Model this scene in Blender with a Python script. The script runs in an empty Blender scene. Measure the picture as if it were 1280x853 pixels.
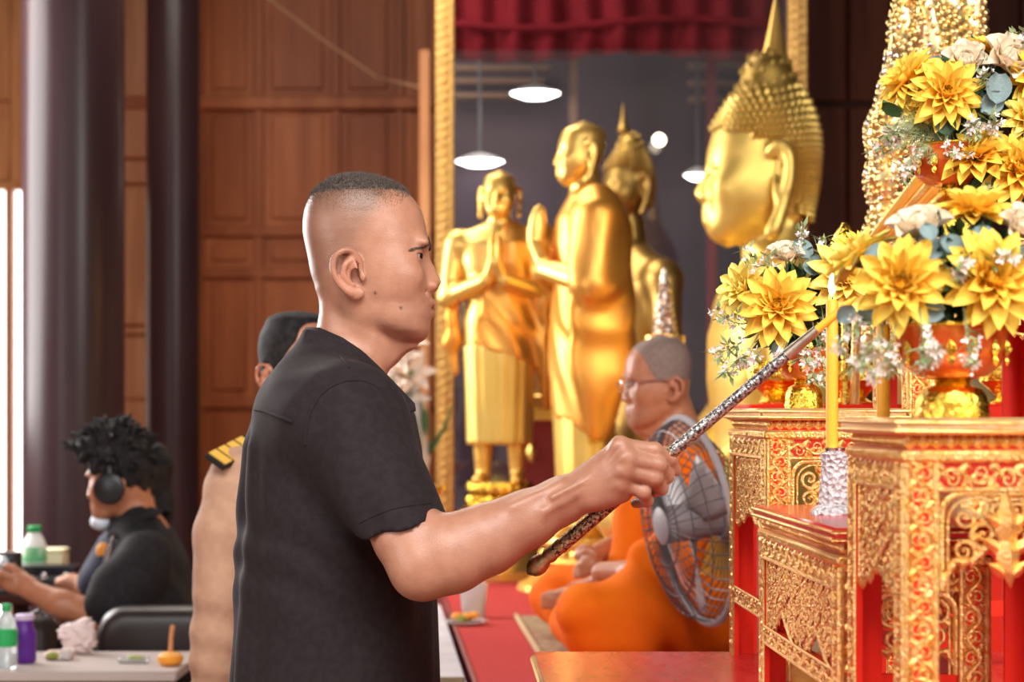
import bpy, bmesh, math, random
import numpy as np
from mathutils import Matrix, Vector

SC = bpy.context.scene
COL = SC.collection
RAD = math.radians
random.seed(7)
RNG = np.random.default_rng(7)

# ------------------------------------------------------------------ camera
F, HZ, CZ = 2560.0, 515.0, 1.40          # focal length in px, horizon row, camera height
def P(px, py, Y):
    """point at depth Y (metres) seen at photo pixel px, py"""
    return np.array([(px - 640.0) * Y / F, Y, CZ - (py - HZ) * Y / F])
cam_d = bpy.data.cameras.new('camera'); cam = bpy.data.objects.new('camera', cam_d); COL.objects.link(cam)
cam.location = (0, 0, CZ); cam.rotation_euler = (RAD(90), 0, 0)
cam_d.sensor_width = 36; cam_d.lens = 72; cam_d.shift_y = (HZ - 426.5) / 1280
cam_d.clip_start = 0.05; cam_d.clip_end = 200
cam_d.dof.use_dof = True; cam_d.dof.focus_distance = 2.82; cam_d.dof.aperture_fstop = 5.8
SC.camera = cam

# ------------------------------------------------------------------ world, lights, exposure
w = bpy.data.worlds.new('world'); SC.world = w; w.use_nodes = True
bg = w.node_tree.nodes['Background']; bg.inputs[0].default_value = (1.0, 0.965, 0.93, 1); bg.inputs[1].default_value = 0.26
def area(name, loc, target, sx, sy, power, col):
    d = bpy.data.lights.new(name, 'AREA'); d.shape = 'RECTANGLE'; d.size = sx; d.size_y = sy; d.energy = power; d.color = col
    o = bpy.data.objects.new(name, d); COL.objects.link(o); o.location = loc
    o.rotation_euler = (Vector(target) - Vector(loc)).to_track_quat('-Z', 'Y').to_euler()
    return o
area('window_daylight', (-3.7, 6.6, 2.4), (0.0, 4.2, 1.4), 3.6, 2.2, 245, (1.0, 0.97, 0.95))
area('near_window_daylight', (-3.7, 1.0, 2.1), (0.3, 2.6, 1.2), 2.6, 1.8, 62, (0.97, 0.98, 1.0))  # unseen fill added to lighten the left faces of the stands
area('hall_ceiling_light', (-1.3, 8.2, 4.3), (-1.3, 8.6, 0), 2.4, 2.4, 95, (1.0, 0.90, 0.78))  # unseen fill added overhead so the back wall gets light
area('clerestory_daylight', (0.2, -2.4, 6.2), (0.1, 4.2, 1.2), 5.0, 2.4, 400, (1.0, 0.97, 0.93))  # added fill high behind the camera, outside the room
area('doorway_daylight', (3.6, -1.4, 3.3), (0.35, 3.4, 1.35), 1.8, 1.6, 112, (1.0, 0.95, 0.88))  # added front fill from the right; no doorway stands there
SC.view_settings.view_transform = 'Standard'; SC.view_settings.look = 'None'
SC.view_settings.gamma = 1.0; SC.view_settings.use_curve_mapping = False
SC.view_settings.exposure = 0.72
SC.cycles.use_denoising = True
SC.cycles.max_bounces = 8
SC.cycles.sample_clamp_indirect = 6.0

# ------------------------------------------------------------------ materials
def _n(nt, t, **kw):
    n = nt.nodes.new(t)
    for k, v in kw.items(): setattr(n, k, v)
    return n
def mat(name, col, rough=0.5, metal=0.0, col2=None, vscale=8.0, vlo=0.4, vhi=0.6, stretch=None, bump=0.0, bscale=60.0,
        btype='noise', sss=0.0, trans=0.0, emit=0.0, attr=None, spec=0.5, alpha=1.0, coat=0.0, sheen=0.0, ior=1.45, detail=4.0):
    m = bpy.data.materials.new(name); m.use_nodes = True; nt = m.node_tree
    b = nt.nodes['Principled BSDF']; L = nt.links.new
    b.inputs['Base Color'].default_value = (*col, 1); b.inputs['Roughness'].default_value = rough
    b.inputs['Metallic'].default_value = metal; b.inputs['Specular IOR Level'].default_value = spec
    b.inputs['IOR'].default_value = ior
    b.inputs['Transmission Weight'].default_value = trans; b.inputs['Alpha'].default_value = alpha
    b.inputs['Coat Weight'].default_value = coat; b.inputs['Coat Roughness'].default_value = 0.08
    b.inputs['Sheen Weight'].default_value = sheen
    if sss: b.inputs['Subsurface Weight'].default_value = sss; b.inputs['Subsurface Radius'].default_value = (0.012, 0.004, 0.002); b.inputs['Subsurface Scale'].default_value = 1.0
    if emit: b.inputs['Emission Color'].default_value = (*col, 1); b.inputs['Emission Strength'].default_value = emit
    vec = None
    if col2 is not None or bump or attr:
        tc = _n(nt, 'ShaderNodeTexCoord'); mp = _n(nt, 'ShaderNodeMapping'); L(tc.outputs['Object'], mp.inputs[0]); vec = mp.outputs[0]
        if stretch: mp.inputs['Scale'].default_value = stretch
    src = None
    if attr:
        a = _n(nt, 'ShaderNodeAttribute', attribute_name=attr); src = a.outputs['Color']; L(src, b.inputs['Base Color'])
    if col2 is not None:
        t = _n(nt, 'ShaderNodeTexNoise'); t.inputs['Scale'].default_value = vscale; t.inputs['Detail'].default_value = detail; L(vec, t.inputs['Vector'])
        r = _n(nt, 'ShaderNodeValToRGB'); r.color_ramp.elements[0].position = vlo; r.color_ramp.elements[1].position = vhi
        r.color_ramp.elements[0].color = (*col, 1); r.color_ramp.elements[1].color = (*col2, 1)
        L(t.outputs['Fac'], r.inputs[0])
        if attr:
            r.color_ramp.elements[0].color = (*col2, 1); r.color_ramp.elements[1].color = (1, 1, 1, 1)
            mx = _n(nt, 'ShaderNodeMix', data_type='RGBA', blend_type='MULTIPLY'); mx.inputs[0].default_value = 1.0
            L(src, mx.inputs[6]); L(r.outputs[0], mx.inputs[7]); L(mx.outputs[2], b.inputs['Base Color'])
        else: L(r.outputs[0], b.inputs['Base Color'])
    if bump:
        if btype == 'noise':
            t2 = _n(nt, 'ShaderNodeTexNoise'); t2.inputs['Detail'].default_value = 5; o = t2.outputs['Fac']
        elif btype == 'voronoi':
            t2 = _n(nt, 'ShaderNodeTexVoronoi'); o = t2.outputs['Distance']
        else:
            t2 = _n(nt, 'ShaderNodeTexWave'); t2.inputs['Distortion'].default_value = 1.5; o = t2.outputs['Fac']
        t2.inputs['Scale'].default_value = bscale; L(vec, t2.inputs['Vector'])
        bp = _n(nt, 'ShaderNodeBump'); bp.inputs['Strength'].default_value = bump; bp.inputs['Distance'].default_value = 0.01
        L(o, bp.inputs['Height']); L(bp.outputs[0], b.inputs['Normal'])
    return m

M = {}
M['wood_wall'] = mat('wood_wall', (0.26, 0.066, 0.022), 0.45, col2=(0.40, 0.120, 0.042), vscale=1.6, vlo=0.3, vhi=0.7, stretch=(5, 5, 0.7), spec=0.3)
M['wood_panel_b'] = mat('wood_panel_b', (0.32, 0.088, 0.030), 0.45, col2=(0.48, 0.155, 0.055), vscale=1.8, vlo=0.3, vhi=0.7, stretch=(6, 6, 0.6), spec=0.3)
M['wood_orange'] = mat('wood_orange', (0.50, 0.20, 0.075), 0.4, col2=(0.62, 0.29, 0.12), vscale=2.0, stretch=(6, 6, 0.6))
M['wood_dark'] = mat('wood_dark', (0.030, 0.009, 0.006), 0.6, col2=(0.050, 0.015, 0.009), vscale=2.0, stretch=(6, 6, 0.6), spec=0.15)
M['lacquer'] = mat('lacquer', (0.032, 0.016, 0.019), 0.30, col2=(0.046, 0.024, 0.027), vscale=1.2, stretch=(4, 4, 0.5), spec=0.32)
M['floor'] = mat('floor', (0.22, 0.10, 0.05), 0.35, col2=(0.30, 0.15, 0.08), vscale=3, stretch=(6, 0.6, 1))
M['plaster'] = mat('plaster', (0.42, 0.27, 0.16), 0.7, col2=(0.50, 0.33, 0.20), vscale=3)
M['gold'] = mat('gold', (0.86, 0.53, 0.12), 0.36, 0.80, col2=(0.92, 0.61, 0.17), vscale=3, bump=0.05, bscale=30)
M['gold_pale'] = mat('gold_pale', (0.80, 0.54, 0.12), 0.42, 0.75, col2=(0.84, 0.59, 0.15), vscale=4, bump=0.05, bscale=30)
M['gold_curl'] = mat('gold_curl', (0.74, 0.52, 0.14), 0.40, 0.8)
M['gold_dark'] = mat('gold_dark', (0.40, 0.24, 0.06), 0.4, 0.85, col2=(0.55, 0.36, 0.10), vscale=5)
M['gold_robe'] = mat('gold_robe', (0.82, 0.36, 0.055), 0.36, 0.72, col2=(0.86, 0.43, 0.09), vscale=3, bump=0.05, bscale=25)
M['gold_leaf'] = mat('gold_leaf', (0.76, 0.42, 0.11), 0.30, 0.85, col2=(0.84, 0.53, 0.21), vscale=60, bump=0.25, bscale=260)
M['gold_top'] = mat('gold_top', (0.80, 0.42, 0.14), 0.32, 0.65, col2=(0.80, 0.50, 0.24), vscale=50, bump=0.12, bscale=200)
M['gold_bright'] = mat('gold_bright', (0.92, 0.62, 0.10), 0.22, 1.0, col2=(0.80, 0.50, 0.05), vscale=80, bump=0.35, bscale=130)
M['gold_post'] = mat('gold_post', (0.86, 0.55, 0.16), 0.45, 0.45, col2=(0.62, 0.30, 0.10), vscale=45, vlo=0.5, vhi=0.7, bump=0.4, bscale=60)
M['red_lacquer'] = mat('red_lacquer', (0.74, 0.026, 0.010), 0.42, col2=(0.68, 0.020, 0.009), vscale=6, spec=0.2)
M['red_top'] = mat('red_top', (0.60, 0.022, 0.018), 0.25, col2=(0.66, 0.05, 0.04), vscale=9, vlo=0.45, vhi=0.75, stretch=(4, 1, 1), coat=0.1, bump=0.06, bscale=14)
M['red_ground'] = mat('red_ground', (0.42, 0.018, 0.010), 0.5, spec=0.2)
M['carpet'] = mat('carpet', (0.46, 0.045, 0.044), 0.95, col2=(0.52, 0.065, 0.062), vscale=120, bump=0.25, bscale=500, spec=0.15)
M['curtain'] = mat('curtain', (0.135, 0.006, 0.012), 0.7, col2=(0.17, 0.008, 0.016), vscale=5, spec=0.1)
M['petal'] = None
M['leaf_blue'] = mat('leaf_blue', (0.16, 0.24, 0.24), 0.6, col2=(0.24, 0.32, 0.31), vscale=30)
M['leaf_green'] = mat('leaf_green', (0.045, 0.12, 0.035), 0.55, col2=(0.09, 0.19, 0.06), vscale=40)
M['leaf_dark'] = mat('leaf_dark', (0.025, 0.065, 0.03), 0.6, col2=(0.05, 0.10, 0.05), vscale=40)
M['sprig_white'] = mat('sprig_white', (0.82, 0.70, 0.66), 0.7, col2=(0.86, 0.80, 0.72), vscale=60)
M['sprig_green'] = mat('sprig_green', (0.20, 0.27, 0.10), 0.65, col2=(0.34, 0.40, 0.20), vscale=60)
M['rose'] = mat('rose', (0.86, 0.70, 0.50), 0.6, col2=(0.90, 0.78, 0.62), vscale=20, sss=0.1)
M['bowl_orange'] = mat('bowl_orange', (0.70, 0.10, 0.015), 0.16, 0.35, col2=(0.80, 0.22, 0.03), vscale=40, vlo=0.5, vhi=0.62, coat=0.6, bump=0.1, bscale=90)
M['candle'] = mat('candle', (0.93, 0.44, 0.03), 0.45, sss=0.12)
M['flame'] = mat('flame', (1.0, 0.78, 0.40), 0.5, emit=5.0)
M['wick'] = mat('wick', (0.05, 0.04, 0.03), 0.9)
M['cut_glass'] = mat('cut_glass', (0.92, 0.86, 0.88), 0.10, 0.0, trans=0.35, ior=1.5, bump=0.9, bscale=130, btype='voronoi')
M['niello'] = mat('niello', (0.06, 0.036, 0.020), 0.30, 0.8, col2=(0.66, 0.52, 0.34), vscale=300, vlo=0.40, vhi=0.62, bump=0.3, bscale=330, detail=2)
M['niello_silver'] = mat('niello_silver', (0.07, 0.06, 0.058), 0.27, 0.85, col2=(0.62, 0.60, 0.58), vscale=270, vlo=0.38, vhi=0.62, bump=0.3, bscale=300, detail=2)
M['door_light'] = mat('door_light', (1.0, 0.985, 0.96), 0.5, emit=2.2)
M['gold_cap'] = mat('gold_cap', (0.42, 0.27, 0.06), 0.5, 0.8)
M['petal_core'] = mat('petal_core', (0.93, 0.40, 0.02), 0.6)
M['brass_old'] = mat('brass_old', (0.36, 0.23, 0.11), 0.36, 0.9, col2=(0.52, 0.37, 0.20), vscale=90, bump=0.2, bscale=120)
M['brass_pale'] = mat('brass_pale', (0.46, 0.34, 0.24), 0.35, 0.9, col2=(0.60, 0.50, 0.40), vscale=70)
M['silver'] = mat('silver', (0.75, 0.74, 0.74), 0.22, 1.0)
M['skin'] = mat('skin', (1, 1, 1), 0.38, attr='alb', col2=(0.86, 0.80, 0.78), vscale=55, vlo=0.25, vhi=0.62, bump=0.10, bscale=420, sss=0.12)
M['lips'] = mat('lips', (0.42, 0.17, 0.14), 0.4)
M['hair_grey'] = mat('hair_grey', (0.055, 0.038, 0.030), 0.65, col2=(0.13, 0.10, 0.085), vscale=240, bump=0.5, bscale=600)
M['hair_black'] = mat('hair_black', (0.010, 0.009, 0.010), 0.68, col2=(0.022, 0.020, 0.020), vscale=60, bump=0.5, bscale=240, spec=0.25)
M['shirt_black'] = mat('shirt_black', (0.0145, 0.0090, 0.0110), 0.82, col2=(0.019, 0.0125, 0.0145), vscale=90, bump=0.12, bscale=1500, sheen=0.03, spec=0.25)
M['button'] = mat('button', (0.35, 0.25, 0.22), 0.3)
M['khaki'] = mat('khaki', (0.40, 0.225, 0.145), 0.8, col2=(0.45, 0.26, 0.17), vscale=40, bump=0.15, bscale=400)
M['epaulette_dark'] = mat('epaulette_dark', (0.015, 0.012, 0.012), 0.7)
M['epaulette_gold'] = mat('epaulette_gold', (0.86, 0.50, 0.06), 0.45, 0.3)
M['shirt_char'] = mat('shirt_char', (0.014, 0.013, 0.015), 0.85, col2=(0.02, 0.018, 0.02), vscale=60, spec=0.2)
M['navy'] = mat('navy', (0.012, 0.014, 0.035), 0.8)
M['trouser'] = mat('trouser', (0.015, 0.014, 0.016), 0.85)
M['shoe'] = mat('shoe', (0.01, 0.01, 0.01), 0.3)
M['robe'] = mat('robe', (0.76, 0.128, 0.004), 0.8, col2=(0.82, 0.165, 0.006), vscale=6, bump=0.15, bscale=300, spec=0.15)
M['leather'] = mat('leather', (0.018, 0.011, 0.010), 0.36, bump=0.1, bscale=200)
M['plastic_black'] = mat('plastic_black', (0.010, 0.010, 0.012), 0.35)
M['mask_blue'] = mat('mask_blue', (0.62, 0.70, 0.80), 0.8)
M['table_white'] = mat('table_white', (0.43, 0.36, 0.335), 0.45)
M['cloth_white'] = mat('cloth_white', (0.62, 0.58, 0.60), 0.8, col2=(0.54, 0.51, 0.55), vscale=8)
M['green_cap'] = mat('green_cap', (0.01, 0.32, 0.08), 0.4)
M['label_green'] = mat('label_green', (0.02, 0.36, 0.10), 0.45, col2=(0.62, 0.78, 0.62), vscale=22, vlo=0.55, vhi=0.62)
M['label_mint'] = mat('label_mint', (0.16, 0.56, 0.24), 0.45, col2=(0.70, 0.84, 0.66), vscale=20, vlo=0.45, vhi=0.6)
M['white_plastic'] = mat('white_plastic', (0.82, 0.84, 0.80), 0.35)
M['cream_label'] = mat('cream_label', (0.80, 0.76, 0.52), 0.45)
M['bottle_clear'] = mat('bottle_clear', (0.75, 0.82, 0.84), 0.12, trans=0.5, ior=1.3)
M['purple'] = mat('purple', (0.10, 0.015, 0.26), 0.35)
M['lilac'] = mat('lilac', (0.58, 0.46, 0.66), 0.5)
M['wrapper'] = mat('wrapper', (0.70, 0.50, 0.42), 0.3, col2=(0.75, 0.62, 0.60), vscale=12)
M['snack_green'] = mat('snack_green', (0.20, 0.26, 0.03), 0.5, col2=(0.34, 0.36, 0.06), vscale=40)
M['snack_orange'] = mat('snack_orange', (0.82, 0.34, 0.03), 0.4, sss=0.2)
M['clear_plastic'] = mat('clear_plastic', (0.85, 0.85, 0.85), 0.08, trans=0.7, ior=1.25)
M['tissue'] = mat('tissue', (0.66, 0.54, 0.52), 0.6, col2=(0.75, 0.62, 0.60), vscale=15, bump=0.3, bscale=30)
M['wire'] = mat('wire', (0.10, 0.095, 0.10), 0.4, 0.4)
M['fan_grey'] = mat('fan_grey', (0.26, 0.23, 0.24), 0.5)
M['blade'] = mat('blade', (0.30, 0.26, 0.26), 0.35)
M['mat_straw'] = mat('mat_straw', (0.30, 0.19, 0.11), 0.85, col2=(0.48, 0.34, 0.21), vscale=35, bump=0.3, bscale=150, btype='wave')
M['mat_edge'] = mat('mat_edge', (0.50, 0.36, 0.20), 0.8)
M['lamp'] = mat('lamp', (1.0, 0.98, 0.95), 0.5, emit=7.0)  # glow of the lamps that stand in for reflections in the case pane
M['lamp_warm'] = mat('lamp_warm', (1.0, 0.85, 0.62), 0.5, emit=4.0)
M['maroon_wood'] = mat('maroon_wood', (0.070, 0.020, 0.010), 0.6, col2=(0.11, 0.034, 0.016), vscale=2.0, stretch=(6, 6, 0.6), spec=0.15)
M['lamp_shade'] = mat('lamp_shade', (0.75, 0.75, 0.75), 0.4)
M['case_back'] = mat('case_back', (0.050, 0.034, 0.048), 0.6, col2=(0.072, 0.048, 0.060), vscale=1.5, spec=0.1)
M['case_slat'] = mat('case_slat', (0.17, 0.095, 0.06), 0.5)  # tan for the mirrored roof lines, also used on one upright
M['lily'] = mat('lily', (0.88, 0.76, 0.66), 0.6)
M['sparkle'] = mat('sparkle', (0.82, 0.60, 0.44), 0.2, 0.9, bump=0.8, bscale=70, btype='voronoi', col2=(0.80, 0.74, 0.70), vscale=60)
M['scale_gold'] = mat('scale_gold', (0.93, 0.62, 0.20), 0.26, 0.9, col2=(0.90, 0.70, 0.36), vscale=40)
M['mirror_bit'] = mat('mirror_bit', (0.80, 0.76, 0.78), 0.10, 1.0)
M['maroon'] = mat('maroon', (0.22, 0.015, 0.018), 0.5)
M['eye_white'] = mat('eye_white', (0.40, 0.31, 0.27), 0.3)
M['iris'] = mat('iris', (0.012, 0.007, 0.005), 0.12)
M['specs'] = mat('specs', (0.75, 0.70, 0.66), 0.2, 0.9)
M['red_strip'] = mat('red_strip', (0.16, 0.006, 0.014), 0.5)
M['cord'] = mat('cord', (0.55, 0.32, 0.18), 0.8)

# petal: deeper yellow at the base of every petal, where the flower is dyed
def petal_mat(name, base, tip):
    m = mat(name, tip, 0.62, sss=0.10); nt = m.node_tree; b = nt.nodes['Principled BSDF']
    tc = _n(nt, 'ShaderNodeTexCoord'); sp = _n(nt, 'ShaderNodeSeparateXYZ'); nt.links.new(tc.outputs['Object'], sp.inputs[0])
    r = _n(nt, 'ShaderNodeValToRGB'); r.color_ramp.elements[0].color = (*base, 1); r.color_ramp.elements[1].color = (*tip, 1)
    r.color_ramp.elements[0].position = 0.1; r.color_ramp.elements[1].position = 0.75
    nt.links.new(sp.outputs['X'], r.inputs[0]); nt.links.new(r.outputs[0], b.inputs['Base Color']); return m
M['petal'] = petal_mat('petal_yellow', (0.93, 0.44, 0.02), (0.94, 0.66, 0.09))
M['petal_b'] = petal_mat('petal_lemon', (0.95, 0.55, 0.05), (0.97, 0.80, 0.20))

# clear pane: see-through with a mirror share, for the case front
gm = bpy.data.materials.new('pane_glass'); gm.use_nodes = True; nt = gm.node_tree; nt.nodes.clear()
o_ = _n(nt, 'ShaderNodeOutputMaterial'); mx = _n(nt, 'ShaderNodeMixShader'); mx.inputs[0].default_value = 0.045
tr = _n(nt, 'ShaderNodeBsdfTransparent'); gl = _n(nt, 'ShaderNodeBsdfGlossy'); gl.inputs['Roughness'].default_value = 0.015
nt.links.new(tr.outputs[0], mx.inputs[1]); nt.links.new(gl.outputs[0], mx.inputs[2]); nt.links.new(mx.outputs[0], o_.inputs[0]); M['pane'] = gm

# ------------------------------------------------------------------ object helpers
def wmat(o):
    m = o.matrix_basis.copy()
    while o.parent: o = o.parent; m = o.matrix_basis @ m
    return m
def tag(o, label=None, cat=None, group=None, kind=None):
    if label: o['label'] = label
    if cat: o['category'] = cat
    if group: o['group'] = group
    if kind: o['kind'] = kind
    return o
def thing(name, label, cat, loc=(0, 0, 0), rz=0.0, group=None):
    o = bpy.data.objects.new(name, None); COL.objects.link(o); o.location = loc; o.rotation_euler = (0, 0, rz)
    o.empty_display_size = 0.05
    return tag(o, label, cat, group)
class MB:
    """mesh collector; several materials by index"""
    def __init__(s): s.v = []; s.f = []; s.m = []; s.n = 0
    def add(s, V, Fs, mi=0):
        V = np.asarray(V, dtype=np.float64).reshape(-1, 3); s.v.append(V)
        for f in Fs: s.f.append([int(i) + s.n for i in f]); s.m.append(mi)
        s.n += len(V); return s
    def box(s, lo, hi, mi=0, ch=0.0):
        lo = np.array(lo, float); hi = np.array(hi, float)
        if ch > 0:
            bm = bmesh.new(); bmesh.ops.create_cube(bm, size=1.0)
            for v in bm.verts: v.co = Vector((lo + hi) / 2) + Vector([v.co[i] * (hi - lo)[i] for i in range(3)])
            bmesh.ops.bevel(bm, geom=bm.edges[:], offset=min(ch, 0.45 * float((hi - lo).min())), segments=1, affect='EDGES')
            bm.verts.index_update(); s.add([v.co[:] for v in bm.verts], [[v.index for v in f.verts] for f in bm.faces], mi); bm.free(); return s
        x0, y0, z0 = lo; x1, y1, z1 = hi
        V = [(x0, y0, z0), (x1, y0, z0), (x1, y1, z0), (x0, y1, z0), (x0, y0, z1), (x1, y0, z1), (x1, y1, z1), (x0, y1, z1)]
        return s.add(V, [(0, 3, 2, 1), (4, 5, 6, 7), (0, 1, 5, 4), (1, 2, 6, 5), (2, 3, 7, 6), (3, 0, 4, 7)], mi)
    def tube(s, pts, rad, n=8, mi=0, caps=True, closed=False):
        pts = np.asarray(pts, float); k = len(pts); rad = np.broadcast_to(np.asarray(rad, float), (k,))
        T = np.gradient(pts, axis=0) if not closed else np.roll(pts, -1, 0) - np.roll(pts, 1, 0)
        T /= np.linalg.norm(T, axis=1)[:, None] + 1e-12
        up = np.array([0, 0, 1.0]) if abs(T[0, 2]) < 0.9 else np.array([1.0, 0, 0])
        u = np.cross(T[0], up); u /= np.linalg.norm(u); V = []
        for i in range(k):
            u = u - T[i] * u.dot(T[i]); u /= np.linalg.norm(u) + 1e-12; v = np.cross(T[i], u)
            for j in range(n):
                a = 2 * math.pi * j / n; V.append(pts[i] + rad[i] * (math.cos(a) * u + math.sin(a) * v))
        Fs = []
        for i in range(k if closed else k - 1):
            i2 = (i + 1) % k
            for j in range(n): Fs.append((i * n + j, i * n + (j + 1) % n, i2 * n + (j + 1) % n, i2 * n + j))
        if caps and not closed: Fs += [tuple(range(n - 1, -1, -1)), tuple((k - 1) * n + j for j in range(n))]
        return s.add(V, Fs, mi)
    def lathe(s, prof, c=(0, 0, 0), n=24, mi=0, ribs=0, ribamp=0.0):
        c = np.array(c, float); V = []; Fs = []; k = len(prof)
        for r, z in prof:
            for j in range(n):
                a = 2 * math.pi * j / n; q = r * (1 + ribamp * math.cos(ribs * a)) if ribs else r
                V.append(c + np.array([q * math.cos(a), q * math.sin(a), z]))
        for i in range(k - 1):
            for j in range(n): Fs.append((i * n + j, i * n + (j + 1) % n, (i + 1) * n + (j + 1) % n, (i + 1) * n + j))
        Fs += [tuple(range(n - 1, -1, -1)), tuple((k - 1) * n + j for j in range(n))]
        return s.add(V, Fs, mi)
    def ball(s, c, r, mi=0, n=8, m=5, M3=None):
        c = np.array(c, float); r = np.broadcast_to(np.asarray(r, float), (3,)); V = []; Fs = []
        for i in range(m + 1):
            t = math.pi * i / m
            for j in range(n):
                a = 2 * math.pi * j / n; V.append((math.sin(t) * math.cos(a) * r[0], math.sin(t) * math.sin(a) * r[1], math.cos(t) * r[2]))
        V = np.array(V)
        if M3 is not None: V = V @ np.array(M3).T
        for i in range(m):
            for j in range(n): Fs.append((i * n + j, (i + 1) * n + j, (i + 1) * n + (j + 1) % n, i * n + (j + 1) % n))
        return s.add(V + c, Fs, mi)
    def grid(s, G, mi=0):
        G = np.asarray(G, float); a, b = G.shape[:2]
        Fs = [(i * b + j, i * b + j + 1, (i + 1) * b + j + 1, (i + 1) * b + j) for i in range(a - 1) for j in range(b - 1)]
        return s.add(G.reshape(-1, 3), Fs, mi)
    def prism(s, poly, axis_pt, d, mi=0):
        """extrude closed 3-D polygon by vector d"""
        A = np.asarray(poly, float); n = len(A); B = A + np.asarray(d, float)
        Fs = [tuple(range(n)), tuple(range(2 * n - 1, n - 1, -1))] + [(i, i + n, (i + 1) % n + n, (i + 1) % n) for i in range(n)]
        return s.add(np.vstack([A, B]), Fs, mi)
    def mesh(s, name, mats, smooth=40.0, M4=None):
        V = np.vstack(s.v)
        if M4 is not None: V = V @ np.array(M4)[:3, :3].T + np.array(M4)[:3, 3]
        me = bpy.data.meshes.new(name); me.from_pydata(V.tolist(), [], s.f)
        for m in (mats if isinstance(mats, (list, tuple)) else [mats]): me.materials.append(m)
        if len(set(s.m)) > 1: me.polygons.foreach_set('material_index', s.m)
        me.validate(); me.update()
        if smooth:
            me.shade_smooth()
            if smooth < 180: me.set_sharp_from_angle(angle=RAD(smooth))
        return me
def obj(name, mb, mats, parent=None, world=True, smooth=40.0, kind=None):
    """link the collected mesh as ONE object; world: vertices are in world space"""
    M4 = wmat(parent).inverted() if (parent is not None and world) else None
    me = mb.mesh(name, mats, smooth, M4) if isinstance(mb, MB) else mb
    o = bpy.data.objects.new(name, me); COL.objects.link(o); o.parent = parent
    if kind: o['kind'] = kind
    return o
def shoes(parent, pts):
    for p in pts: obj('shoe', MB().ball(p, (.14, .05, .045), n=14, m=8), M['shoe'], parent)
def struct(name, mb, mats, parent=None, smooth=40.0):
    o = obj(name, mb, mats, parent, smooth=smooth)
    if parent is None: o['kind'] = 'structure'
    return o
def dup(root, loc=None, label=None, rz=None):
    r = root.copy(); COL.objects.link(r)
    if loc is not None: r.location = loc
    if rz is not None: r.rotation_euler = (0, 0, rz)
    if label: r['label'] = label
    for ch in list(root.children):
        c = ch.copy(); COL.objects.link(c); c.parent = r
        for g in list(ch.children):
            d = g.copy(); COL.objects.link(d); d.parent = c
    return r

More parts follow.
